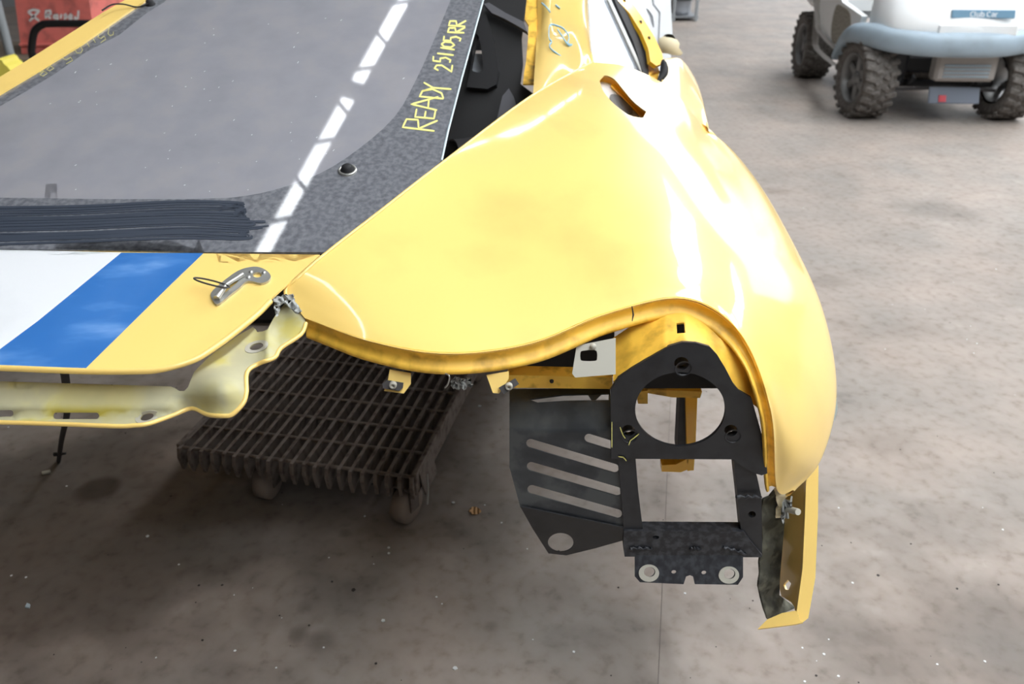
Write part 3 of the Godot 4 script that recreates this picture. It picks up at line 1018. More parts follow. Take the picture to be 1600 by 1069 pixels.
	part("window_surround", sheet(v2([-170, 226, 0, 120, 49, 90, 114, 49, 163, 18, 195, 0, 245, -30, 275, -30, 228, 0, 192, 24, 130, 67, 57, 112, 0, 146, -150, 240]), [], lay_r, 0.006, 8.0), M["yellow paint"], body)
func lamp_mount(body: Node3D) -> void:
	# yellow shelf above the lamp plate
	var U := v2([958, 528, 985, 510, 1010, 499, 1040, 490, 1070, 489, 1100, 500, 1131, 520, 1160, 556, 1178, 592, 1190, 620])
	var L := v2([958, 596, 985, 574, 1010, 559, 1040, 542, 1070, 537, 1098, 542, 1115, 558, 1130, 582, 1145, 608, 1190, 640])
	var y_at := func(c: Array, x: float) -> float:
		for i in c.size() - 1:
			if x <= c[i + 1].x:
				return lerpf(c[i].y, c[i + 1].y, clampf((x - c[i].x) / (c[i + 1].x - c[i].x), 0, 1))
		return c[-1].y
	var lay_shelf := func(p: Vector2) -> Vector3:
		var a: float = y_at.call(U, p.x)
		var b: float = y_at.call(L, p.x)
		var t := clampf((p.y - a) / maxf(b - a, 1.0), -0.2, 1.2)
		return at_f(p.x, p.y, lerpf(1.16 - maxf(p.x - 1100, 0) * 0.0006, 1.092, t))
	var ring := U.duplicate()
	var back := L.duplicate()
	back.reverse()
	ring.append_array(back)
	part("lamp_shelf", sheet(ring, [PackedVector2Array(v2([1057, 505, 1069, 504, 1071, 520, 1058, 521]))], lay_shelf, 0.003, 5.0), M["shaded dirty yellow"], body)
	# bracket with a square hole
	part("zinc_bracket", sheet(v2([901, 540, 962, 528, 962, 585, 899, 590, 894, 584]), [PackedVector2Array(spline(v2([907, 551, 911, 548, 929, 547, 933, 551, 933, 560, 930, 564, 911, 564, 907, 561]), 2, true))], func(p: Vector2) -> Vector3: return at_f(p.x, p.y, 1.112 - (p.y - 528) * 0.0005), 0.003, 5.0), M["dull zinc"], body)
	for q in [[927, 542], [923, 577]]:
		part("rivet", lathe_mesh(Transform3D(Basis(Vector3.RIGHT, 1.2), at_f(q[0], q[1], 1.1)), [Vector2(0, 0.003), Vector2(0.004, 0.002), Vector2(0.005, -0.003)], 12), M["dull zinc"], body)
	# cross bar behind
	part("cross_bar", sheet(v2([795, 586, 957, 590, 957, 608, 790, 606]), [], flat_at(1.15), 0.03, 8.0), M["shaded dirty yellow"], body)
	part("bar_hole", lathe_mesh(Transform3D(Basis(Vector3.RIGHT, PI / 2), at_f(862, 596, 1.149)), [Vector2(0.0, 0.001), Vector2(0.003, 0.001), Vector2(0.0035, -0.002)], 12), M["chip dark"], body)
	part("shade_panel", sheet(v2([830, 562, 905, 535, 960, 520, 960, 588, 815, 588]), [], flat_at(1.24), 0.004, 10.0), M["black liner"], body)  # black sheet put in for the interior shade behind the bracket
	part("shade_panel", sheet(v2([1030, 470, 1100, 470, 1100, 540, 1030, 540]), [], flat_at(1.22), 0.004, 14.0), M["black liner"], body)  # black sheet added so that the shelf hole stays dark
	# lamp plate
	var outline := v2([954, 610, 955, 717, 1147, 718, 1158, 728, 1180, 740, 1190, 743, 1199, 740, 1197, 706, 1190, 678, 1181, 646, 1174, 622, 1155, 611, 1146, 600, 1133, 575, 1121, 555, 1109, 542, 1088, 536, 1067, 535, 1046, 541, 1018, 558, 994, 572, 966, 591])
	var lay_plate := func(p: Vector2) -> Vector3: return at_f(p.x, p.y, 1.085 + maxf(0.0, 575 - p.y) * 0.0001)
	var lp := part("lamp_plate", sheet(outline, [oval(Vector2(1063, 640), 70.5, 58, 56), oval(Vector2(1065, 568), 11.5, 10, 24), oval(Vector2(982, 673), 10.5, 9, 24), oval(Vector2(1142, 673), 10.5, 9, 24)], lay_plate, 0.006, 5.0), M["black plate"], body)
	for q in [[1065, 568], [982, 673], [1142, 673]]:
		part("socket", lathe_mesh(Transform3D(Basis(Vector3.RIGHT, PI / 2), at_f(q[0], q[1], 1.1)), [Vector2(0.0125, 0.016), Vector2(0.0105, 0.016), Vector2(0.0105, -0.012)], 22), M["black plate"], lp)
	var st := tool()
	for s in [[969, 668, 973, 679, 977, 685], [998, 678, 985, 688, 982, 696], [966, 713, 974, 714, 979, 720], [956, 660, 956, 700]]:
		stroke(st, v2(s), 1.3, flat_at(1.084), 0.0015)
	part("paint_scrape", done(st), M["marker yellow"], lp, true, "yellow paint scrape")
	# box section behind the hole, with a yellow post
	part("lamp_box", sheet(v2([994, 565, 1130, 565, 1130, 607, 1000, 607]), [], flat_at(1.2), 0.1, 10.0), M["black liner"], body)
	var bar := func(poly: Array, f: float, th: float, m: String) -> void:
		part("inner_brace", sheet(v2(poly), [], flat_at(f), th, 8.0), M[m], body)
	bar.call([1000, 608, 1097, 612, 1094, 622, 1050, 621, 1010, 614], 1.3, 0.02, "shaded dirty yellow")
	bar.call([997, 612, 1012, 611, 1012, 631, 997, 631], 1.25, 0.02, "shaded dirty yellow")
	bar.call([1071, 612, 1090, 612, 1087, 690, 1084, 735, 1074, 736], 1.32, 0.01, "shaded yellow")
	bar.call([1062, 622, 1072, 622, 1075, 726, 1060, 728, 1058, 700], 1.33, 0.03, "black plate")
	bar.call([1034, 727, 1056, 726, 1076, 716, 1074, 734, 1064, 738, 1034, 737], 1.32, 0.02, "shaded yellow")
	# slotted heat shield
	var lay_h := func(p: Vector2) -> Vector3: return at_f(p.x, p.y, 1.1 + (953 - p.x) * 0.00025 + maxf(0.0, 670 - p.y) * 0.0007 + maxf(0.0, 626 - p.y) * 0.0015)
	var slots := [capsule2(Vector2(829, 693), Vector2(960, 732), 7), capsule2(Vector2(830, 729), Vector2(964, 768), 7), capsule2(Vector2(831, 765), Vector2(965, 803), 7), capsule2(Vector2(920, 685), Vector2(962, 698), 7), PackedVector2Array(v2([826, 624, 880, 617, 951, 615, 951, 625, 885, 626, 840, 629]))]
	var hs := part("heat_shield", sheet(v2([796, 608, 953, 606, 955, 700, 970, 720, 974, 800, 976, 826, 813, 793, 796, 730]), slots, lay_h, 0.002, 6.0), M["heat shield black"], body)
	part("lower_flap", sheet(v2([813, 792, 976, 825, 976, 844, 930, 857, 885, 868, 857, 865, 832, 826]), [oval(Vector2(876, 848), 20, 15, 28)], func(p: Vector2) -> Vector3: return at_f(p.x, p.y, 1.135 - (p.x - 813) * 0.00025 + (p.y - 800 - (p.x - 813) * 0.2) * 0.0006), 0.002, 6.0), M["black plate"], hs)
	# lower frame of box section
	var fr := flat_at(1.09)
	part("frame_post", sheet(v2([966, 716, 993, 716, 997, 765, 1005, 832, 1005, 845, 976, 845, 972, 790]), [], fr, 0.022, 7.0), M["black plate"], body)
	part("frame_post", sheet(v2([1146, 716, 1178, 730, 1183, 745, 1190, 777, 1191, 870, 1160, 862, 1158, 832, 1152, 770]), [oval(Vector2(1175, 804), 6, 5, 18)], fr, 0.022, 7.0), M["black plate"], body)
	part("frame_rail", sheet(v2([975, 830, 1162, 831, 1172, 845, 1191, 868, 1190, 871, 976, 870, 974, 850]), [oval(Vector2(1025, 840), 5, 3, 16)], flat_at(1.085), 0.024, 6.0), M["scratched black"], body)
	for w in [[984, 857, 1018, 858], [1078, 857, 1094, 859], [1130, 855, 1166, 866], [1150, 776, 1190, 777]]:
		var line := []
		for i in 12:
			line.append(at_f(lerpf(w[0], w[2], i / 11.0), lerpf(w[1], w[3], i / 11.0) + sin(i * 2.1) * 1.4, 1.083))
		var rad := []
		for i in 12:
			rad.append(0.0025 + 0.0012 * sin(i * 1.7))
		part("weld_bead", tube_mesh(line, rad, 7), M["scratched black"], body)
	var bp := at_f(1076, 870, 1.084)
	var bn := Vector3(0, 0.42, 0.9).normalized()
	var lay_b := func(p: Vector2) -> Vector3: return on_plane(p.x, p.y, bp, bn)
	var mb := part("mounting_bracket", sheet(v2([992, 866, 1161, 868, 1161, 902, 1153, 914, 1086, 913, 1083, 901, 1078, 899, 1072, 901, 1068, 913, 1000, 910, 992, 901]), [oval(Vector2(1014, 894), 9, 8, 20), oval(Vector2(1139, 897), 9, 8, 20), oval(Vector2(1053, 894), 4, 3, 12), oval(Vector2(1100, 895), 4, 3, 12)], lay_b, 0.003, 5.0), M["scratched black"], body)
	for c in [Vector2(1014, 896), Vector2(1139, 899)]:
		part("worn_washer", sheet(Array(oval(c, 16, 13.5, 26)), [oval(c + Vector2(1, -2), 9, 8, 20)], func(p: Vector2) -> Vector3: return on_plane(p.x, p.y, bp + bn * 0.0015, bn), 0.0016, 4.0), M["dull zinc"], mb)
func bumper_corner(body: Node3D) -> void:
	var fs := func(y: float) -> float: return 1.25 - (y - 721.0) / 249.0 * 0.13
	part("bumper_skin", sheet(v2([1276, 700, 1279, 721, 1278, 808, 1274, 903, 1263, 966, 1254, 973, 1249, 969, 1245, 955, 1254, 889, 1258, 802, 1261, 700]), [], func(p: Vector2) -> Vector3: return at_f(p.x, p.y, fs.call(p.y)), 0.012, 7.0), M["yellow paint"], body)
	part("bumper_inside", sheet(v2([1228, 740, 1261, 720, 1259, 802, 1254, 889, 1246, 955, 1236, 941, 1221, 932, 1217, 915, 1219, 899, 1226, 818]), [PackedVector2Array(v2([1224, 914, 1231, 906, 1236, 912, 1232, 922, 1227, 921]))], func(p: Vector2) -> Vector3: return at_f(p.x, p.y, fs.call(p.y) + (1260 - p.x) / 34.0 * 0.07), 0.004, 6.0), M["yellow paint"], body)
	part("cut_section", sheet(v2([1211, 766, 1228, 770, 1226, 818, 1219, 899, 1218, 930, 1244, 950, 1225, 958, 1199, 968, 1190, 935, 1185, 917, 1188, 893, 1187, 878, 1192, 842, 1190, 800, 1193, 780, 1203, 776]), [], func(p: Vector2) -> Vector3: return at_f(p.x, p.y, fs.call(p.y) + 0.07 + 0.006 * sin(p.y * 0.13) + (1226 - p.x) * -0.0008), 0.004, 5.0), M["grey cut"], body, true, "rough grey cut inner face")
	part("bumper_lip", sheet(v2([1184, 983, 1199, 968, 1222, 958, 1245, 954, 1249, 969, 1254, 973, 1240, 976, 1201, 981]), [], func(p: Vector2) -> Vector3: return at_f(p.x, p.y, 1.128 - (p.y - 954) * 0.001 + (1250 - p.x) * 0.0004), 0.004, 5.0), M["yellow paint"], body)
	part("torn_strip", sheet(v2([1211, 766, 1231, 765, 1228, 782, 1222, 792, 1219, 811, 1213, 812, 1211, 806, 1216, 792, 1213, 778]), [], func(p: Vector2) -> Vector3: return at_f(p.x, p.y, 1.15) + Vector3(0, 0, 0.004 * sin(p.y * 0.4)), 0.003, 3.0), M["cream and overlit yellow"], body, true, "torn strip of pale yellow paint")
	part("broken_bracket", sheet(v2([1222, 800, 1226, 786, 1240, 779, 1236, 789, 1230, 797, 1231, 812, 1222, 816, 1219, 806]), [], func(p: Vector2) -> Vector3: return at_f(p.x, p.y, 1.14) + Vector3(0, 0, 0.006 * sin(p.x * 0.5)), 0.003, 3.0), M["worn grey"], body)
	part("stud", tube_mesh([at_f(1227, 795, 1.15), at_f(1247, 800, 1.12)], 0.0055, 12), M["dull zinc"], body)
	part("bumper_stay", tube_mesh([Vector3(0.44, 0.56, -1.2), Vector3(0.5, 0.52, -1.26), at_f(1250, 745, 1.27)], 0.009, 8), M["black plate"], body)
	part("side_reflector", sheet(v2([1302, 612, 1306, 606, 1309, 640, 1305, 655, 1301, 660, 1302, 632]), [], flat_at(1.32), 0.004, 4.0), M["glass edge"], body)
func valance(body: Node3D) -> void:
	var outline := v2([-420, 585, -200, 590, 0, 596, 67, 599, 169, 601, 267, 604, 274, 607, 280, 611, 288, 611, 294, 605, 298, 594, 303, 582, 310, 574, 324, 560, 337, 549, 371, 525, 395, 511, 399, 514, 402, 519, 410, 518, 418, 515, 425, 502, 432, 490, 442, 478, 449, 468, 460, 476, 472, 488, 478, 505, 476, 515, 470, 523, 455, 534, 439, 544, 434, 551, 429, 559, 418, 564, 405, 568, 392, 574, 386, 580, 386, 595, 385, 612, 380, 630, 373, 640, 364, 647, 351, 650, 324, 648, 310, 642, 300, 638, 285, 642, 270, 649, 250, 657, 233, 662, 208, 665, 182, 666, 101, 663, 0, 660, -200, 655, -420, 648])
	var lay := func(p: Vector2) -> Vector3:
		var h := 0.825 + (600.0 - p.y) * 0.00042
		h += 0.02 * exp(-pow((p.x - 345) / 45.0, 2) - pow((p.y - 605) / 34.0, 2))
		h -= 0.014 * exp(-pow((p.x - 300) / 26.0, 2) - pow((p.y - 640) / 18.0, 2))
		h -= 0.008 * exp(-pow((p.y - 652) / 9.0, 2)) * clampf((330 - p.x) / 60.0, 0, 1)
		h += 0.006 * exp(-pow((p.x - 418) / 10.0, 2))
		return at_h(p.x, p.y, h)
	var o := part("rear_valance", sheet(outline, [capsule2(Vector2(88, 650), Vector2(150, 650), 5), capsule2(Vector2(-40, 647), Vector2(16, 646), 5), oval(Vector2(230, 652), 11, 5, 20, -0.25), oval(Vector2(401, 542), 12, 5.5, 20, -0.3)], lay, 0.002, 7.0), M["dusty yellow"], body)
	var rim := []
	for p in spline(v2([-420, 648, -200, 655, 0, 660, 101, 663, 182, 666, 208, 665, 233, 662, 270, 649, 300, 638, 324, 648, 351, 650, 364, 647, 380, 630, 385, 612, 386, 582, 405, 568, 429, 559, 439, 544, 470, 523, 478, 505]), 4):
		rim.append(lay.call(p))
	part("rolled_edge", tube_mesh(rim, 0.0032, 8), M["yellow paint"], o)
	for q in [Vector2(230, 652), Vector2(401, 542)]:
		part("bare_spot", sheet(Array(oval(q, 19, 9, 24, -0.28)), [oval(q, 11, 5.2, 20, -0.28)], func(p: Vector2) -> Vector3: return lay.call(p) + Vector3(0, 0.0008, 0.0006), 0.0006, 4.0), M["dull zinc"], o)

# ---- the engine lid with its rear glass
const FONT := {
	"R": [[0, 0, 0, 1, 0.7, 0.95, 0.75, 0.6, 0.05, 0.5, 0.9, 0]], "E": [[0.85, 0, 0, 0, 0, 1, 0.85, 1], [0, 0.5, 0.7, 0.5]], "A": [[0, 0, 0.5, 1, 1, 0], [0.2, 0.35, 0.85, 0.35]],
	"D": [[0, 0, 0, 1, 0.55, 0.9, 0.8, 0.5, 0.5, 0.1, 0, 0]], "Y": [[0, 1, 0.45, 0.5], [1, 1, 0.45, 0.5, 0.4, -0.4]], "2": [[0.05, 0.75, 0.3, 1, 0.7, 0.9, 0.75, 0.6, 0, 0, 0.9, 0]],
	"5": [[0.85, 1, 0.15, 1, 0.1, 0.58, 0.6, 0.6, 0.8, 0.3, 0.5, 0, 0.05, 0.05]], "1": [[0.4, 1, 0.5, 0]], "0": [[0.45, 1, 0.1, 0.75, 0.1, 0.25, 0.45, 0, 0.8, 0.25, 0.8, 0.75, 0.45, 1]]}
func letters(list: Array, width: float, lay: Callable, m: Material, parent: Node, label: String) -> void:
	# each: glyph, bottom left x, y, reading direction x, y, upward direction x, y
	for c in list:
		var st := tool()
		var o := Vector2(c[1], c[2])
		var u := Vector2(c[3], c[4])
		var w := Vector2(c[5], c[6])
		for s in FONT[c[0]]:
			var p := []
			for q in v2(s):
				p.append(o + u * q.x + w * q.y)
			stroke(st, p, width, lay)
		part("letter", done(st), m, parent, true, label)
func build_lid(body: Node3D) -> void:
	var lid := Node3D.new()
	lid.name = "engine_lid"
	lid.set_meta("label", "engine lid with dusty rear glass and white and blue stripes")
	body.add_child(lid)
	lid.position = -body.position
	# deck with its painted stripes as bordering fields
	var edge := v2([-300, 568, -60, 571, 0, 572, 135, 577, 220, 577, 246, 575, 270, 570, 290, 564, 310, 556, 335, 540, 360, 522, 400, 490, 422, 468])
	var deck_out := edge.duplicate()
	deck_out.append_array(v2([463, 431, 500, 398, 320, 396, 0, 389, -262, 389, -340, 470]))
	var deck := part("deck_panel", sheet(deck_out, [], lay_deck, 0.003, 9.0), M["yellow paint"], lid)
	var lift := func(k: float) -> Callable:
		return func(p: Vector2) -> Vector3: return lay_deck(p) + Vector3(0, 0.85, 0.5) * k
	part("white_stripe", sheet(v2([191, 395, 0, 390, -120, 390, -250, 510, -290, 567, 0, 571, 5, 544, 60, 503]), [], lift.call(0.0006), 0.0005, 9.0), M["white paint"], lid)
	part("blue_stripe", sheet(v2([190, 395.5, 318, 396, 268, 444, 200, 511, 134, 576, 0, 572, -14, 571, -14, 557, 60, 502]), [], lift.call(0.0010), 0.0006, 9.0), M["blue stripe"], lid)
	var rim := []
	for p in spline(edge, 4):
		rim.append(lay_deck(p) + Vector3(0, -0.003, 0))
	part("rolled_edge", tube_mesh(rim, 0.0045, 8), M["yellow paint"], lid)
	# glass: clear field and black border meet on one pane
	var inner := spline(v2([-400, 309, 0, 309, 150, 311, 287, 311, 330, 310, 369, 308, 428, 297, 500, 271, 560, 233, 617, 182, 650, 125, 675, 70, 704, 0, 722, -50]), 3)
	var left := v2([300, -50, 257, 3, 228, 21, 187, 54, 135, 81, 91, 112, 49, 138, 0, 166, -200, 292])
	var clear := inner.duplicate()
	clear.append_array(left)
	var pane := part("glass_pane", sheet(clear, [], lay_glass, 0.004, 12.0), M["dusty glass"], lid)
	var border := v2([-262, 390, 0, 388, 320, 394, 514, 394, 600, 325, 690, 251, 700, 205, 722, 120, 755, 0, 768, -50])
	var inv := inner.duplicate()
	inv.reverse()
	border.append_array(inv)
	var fb := part("glass_border", sheet(border, [], lay_glass, 0.004, 10.0), M["dusty black border"], lid)
	part("glass_border", sheet(v2([300, -50, 257, 3, 228, 21, 187, 54, 135, 81, 91, 112, 49, 138, 0, 166, -200, 292, -240, 280, 0, 144, 57, 110, 130, 65, 192, 22, 228, -2, 262, -50]), [], lay_glass, 0.004, 10.0), M["dusty black border"], lid)
	var ed := []
	for p in v2([690, 251, 700, 205, 722, 120, 755, 0, 768, -50]):
		ed.append(lay_glass(p))
	part("polished_edge", tube_mesh(ed, 0.0022, 8), M["glass edge"], lid)
	# wiped marks in the dust of the border
	var st := tool()
	for k in 15:
		var y0 := 316.0 + k * 4.1
		var x1 := 430.0 - absf(k - 9.0) * 6.0 - rng.randf() * 40.0
		var x0 := -60.0 + rng.randf() * 60.0
		stroke(st, spline(v2([x0, y0 + 9, 120, y0 + 4 + rng.randf() * 3, 280, y0 - 1, 380, y0 + rng.randf() * 3, x1, y0 + 9 - k]), 6), 2.0 + rng.randf() * 2.6, lay_glass, 0.0008)
	part("wiped_mark", done(st), M["wiped border"], lid, true, "dark wiped streaks in the dust")
	# handwriting
	var Z := func(a: Array) -> Array:
		var out := []
		for c in a:
			out.append([c[0], 400 + c[1] / 4.0, c[2] / 4.0, c[3] / 4.0, c[4] / 4.0, c[5] / 4.0, c[6] / 4.0])
		return out
	letters(Z.call([["R", 1116, 820, 22, -74, -200, -24], ["E", 1112, 742, 12, -60, -118, -10], ["A", 1132, 690, 8, -84, -166, 4], ["D", 1172, 618, 6, -66, -150, -14], ["Y", 1166, 578, 10, -56, -128, -6],
		["2", 1222, 450, 6, -48, -108, -8], ["5", 1214, 396, 4, -40, -108, -10], ["1", 1236, 356, 0, -20, -104, -14], ["1", 1242, 322, 0, -20, -90, -16], ["0", 1238, 302, 4, -44, -82, -6], ["5", 1276, 262, 8, -38, -106, -4], ["R", 1302, 206, 6, -38, -104, -4], ["R", 1308, 166, 6, -40, -104, -6]]), 2.7, lay_glass, M["marker yellow"], lid, "yellow pen letter")
	var Y := func(a: Array) -> Array:
		var out := []
		for c in a:
			out.append([c[0], c[1] / 6.143, c[2] / 6.143, c[3] / 6.143, c[4] / 6.143, c[5] / 6.143, c[6] / 6.143])
		return out
	letters(Y.call([["2", 1050, 250, -62, 44, 56, 70], ["5", 985, 300, -70, 48, 40, 70], ["1", 905, 345, -40, 26, 30, 58], ["1", 850, 388, -40, 26, 26, 56], ["0", 775, 432, -76, 44, 34, 58], ["5", 660, 508, -88, 46, 50, 66], ["R", 450, 612, -54, 40, 66, 44], ["R", 385, 668, -58, 42, 70, 36]]), 1.3, lay_glass, M["marker pale"], lid, "thin pale pen letter")
	var sp := tool()
	for k in 60:
		var q := Vector2(rng.randf_range(60, 640), rng.randf_range(20, 300))
		if not Geometry2D.is_point_in_polygon(q, PackedVector2Array(clear)):
			continue
		var dq := Vector2.from_angle(rng.randf_range(-0.9, -0.2)) * rng.randf_range(1.0, 3.5)
		stroke(sp, [q, q + dq], rng.randf_range(0.5, 1.2), lay_glass, 0.0004)
	part("dust_specks", done(sp), M["dust speck"], lid).set_meta("kind", "stuff")
	# rubber buffers through the glass
	for b in [[543, 267, 12.0], [235, 7, 10.0]]:
		var w := lay_glass(Vector2(b[0], b[1]))
		var k: float = 0.001 * b[2]
		var bt := Basis(Quaternion(Vector3.UP, GLASS_N))
		var nb := part("glass_stud", lathe_mesh(Transform3D(bt, w), [Vector2(0, 0.012), Vector2(0.5 * k, 0.012), Vector2(0.8 * k, 0.009), Vector2(0.9 * k, 0.004), Vector2(1.15 * k, 0.001), Vector2(1.2 * k, -0.002)], 22), M["black rubber"], lid)
		if b[0] > 300:
			part("stud_ring", lathe_mesh(Transform3D(bt, w), [Vector2(1.0 * k, 0.002), Vector2(1.1 * k, 0.004), Vector2(1.35 * k, 0.003), Vector2(1.4 * k, -0.001)], 22), M["bare metal"], lid)
	part("washer_hose", tube_mesh(spline([lay_glass(Vector2(233, 10)) + Vector3(0, 0.006, 0), lay_glass(Vector2(215, 14)) + Vector3(0, 0.004, 0), lay_glass(Vector2(195, 20)) + Vector3(0, 0.018, 0), lay_glass(Vector2(178, 24)) + Vector3(0, 0.022, 0), lay_glass(Vector2(163, 33)) + Vector3(0, 0.022, 0)], 5), 0.0018, 6), M["black rubber"], lid)
	# quarter-turn fastener and its ring
	var up := lift.call(0.004)
	var pl := part("fastener_plate", sheet(spline(v2([333, 470, 331, 460, 345, 446, 360, 434, 372, 426, 385, 421, 402, 419, 416, 424, 424, 433, 420, 441, 408, 445, 395, 442, 385, 443, 375, 452, 362, 462, 350, 472, 340, 478]), 3, true), [oval(Vector2(403, 432), 7, 4, 16), capsule2(Vector2(352, 456), Vector2(370, 441), 3.2)], up, 0.0035, 4.0), M["bare metal"], lid)
	for q in [[343, 469], [393, 428], [413, 429], [389, 436]]:
		part("fastener_rivet", lathe_mesh(Transform3D(Basis(), up.call(Vector2(q[0], q[1]))), [Vector2(0, 0.003), Vector2(0.003, 0.002), Vector2(0.0038, -0.002)], 12), M["bare metal"], lid)
	var keep := part("fastener_arm", tube_mesh([up.call(Vector2(340, 472)) + Vector3(0, 0.003, 0), up.call(Vector2(356, 452)) + Vector3(0, 0.005, 0), up.call(Vector2(380, 434)) + Vector3(0, 0.003, 0)], [0.005, 0.0035, 0.004], 10), M["bare metal"], lid)
	var loop := []
	var lc: Vector3 = up.call(Vector2(334, 456)) + Vector3(0, 0.012, 0)
	for i in 25:
		var a := TAU * i / 24.0
		loop.append(lc + Vector3(cos(a) * 0.026, -cos(a) * 0.006, sin(a) * 0.007 + cos(a) * 0.003))
	part("pull_ring", tube_mesh(loop, 0.0014, 8), M["dark steel"], lid)
	# strap hanging under the lid
	var s := thing("hanging_strap", "thin dark strap hanging below the lid edge to the floor", "strap", at_h(92, 722, 0.0))
	var base := at_h(92, 722, 0.0)
	var p0: Vector3 = lay_deck(Vector2(80, 572)) + Vector3(0, -0.006, -0.03)
	part("strap", tube_mesh(spline([p0, p0.lerp(base, 0.3) + Vector3(0.012, 0, 0), p0.lerp(base, 0.65) + Vector3(0.004, 0, 0), base + Vector3(0, 0.003, 0)], 6), 0.006, 8), M["black rubber"], s)
	part("strap_knot", tube_mesh([p0.lerp(base, 0.86) + Vector3(-0.012, 0.0, 0.0), p0.lerp(base, 0.86) + Vector3(0.02, 0.006, 0.004)], [0.006, 0.003], 8), M["black rubber"], s)

# ---- the dolly of steel grating
func build_dolly() -> void:
	var a := at_h(275, 700, 0.17)
	var b := at_h(645, 748, 0.17)
	var u := (b - a)
	var wide := u.length()
	var t := thing("grating_dolly", "dark steel grating dolly on casters on the floor under the car", "dolly", Vector3(a.x, 0, a.z), atan2(-u.z, u.x))
	var deep := 0.86
	var bars := 21
	var bar_poly := PackedVector2Array([Vector2(0.0, 0.17), Vector2(-0.006, 0.145), Vector2(0.004, 0.104), Vector2(0.03, 0.122), Vector2(deep, 0.125), Vector2(deep, 0.17)])
	var st := tool()
	prism(st, bar_poly, Transform3D(Basis(Vector3(0, 0, -1), Vector3.UP, Vector3.RIGHT), Vector3.ZERO), 0.009)
	var bar_mesh := done(st)
	for i in bars:
		var o := part("grating_bar", bar_mesh, M["grating steel"], t, false)
		o.position = Vector3((wide - 0.012) * i / (bars - 1) + 0.003, 0, rng.randf_range(-0.004, 0.006))
	var rod := tube_mesh([Vector3(0, 0.165, 0), Vector3(wide, 0.165, 0)], 0.0048, 6)
	for i in 9:
		var o := part("cross_rod", rod, M["grating steel"], t, false)
		o.position = Vector3(0, 0, -0.012 - i * 0.1)
	for x in [0.0, wide]:
		part("side_rail", box_mesh(Vector3(x, 0.143, -deep / 2 - 0.01), Vector3(0.012, 0.062, deep), 0.002), M["grating steel"], t, false)
	part("corner_plate", box_mesh(Vector3(wide + 0.012, 0.135, -0.08), Vector3(0.004, 0.07, 0.1), 0.001, Basis(Vector3.BACK, 0.2)), M["grating steel"], t, false)
	part("wire_end", tube_mesh([Vector3(wide + 0.02, 0.15, -0.05), Vector3(wide + 0.03, 0.12, -0.02), Vector3(wide + 0.03, 0.09, -0.01)], 0.002, 6), M["worn grey"], t, false)
	for c in [[wide - 0.04, -0.05], [0.2, -0.07], [wide - 0.04, -0.78], [0.2, -0.78]]:
		var o := Node3D.new()
		o.name = "caster"
		t.add_child(o, true)
		o.position = Vector3(c[0], 0, c[1])
		o.rotation.y = rng.randf_range(-0.3, 0.3)
		part("caster_wheel", lathe_mesh(Transform3D(Basis(Vector3.BACK, PI / 2), Vector3(0, 0.05, 0)), [Vector2(0.0, -0.021), Vector2(0.04, -0.021), Vector2(0.049, -0.017), Vector2(0.05, 0), Vector2(0.049, 0.017), Vector2(0.04, 0.021), Vector2(0.0, 0.021)], 24), M["caster"], o, false)
		var f := tool()
		for s in [-1, 1]:
			cbox(f, Transform3D(Basis(), Vector3(s * 0.026, 0.078, 0)), Vector3(0.004, 0.075, 0.035), 0.001)
		cbox(f, Transform3D(Basis(), Vector3(0, 0.119, 0)), Vector3(0.06, 0.008, 0.06), 0.001)
		part("caster_fork", done(f), M["grating steel"], o, false)

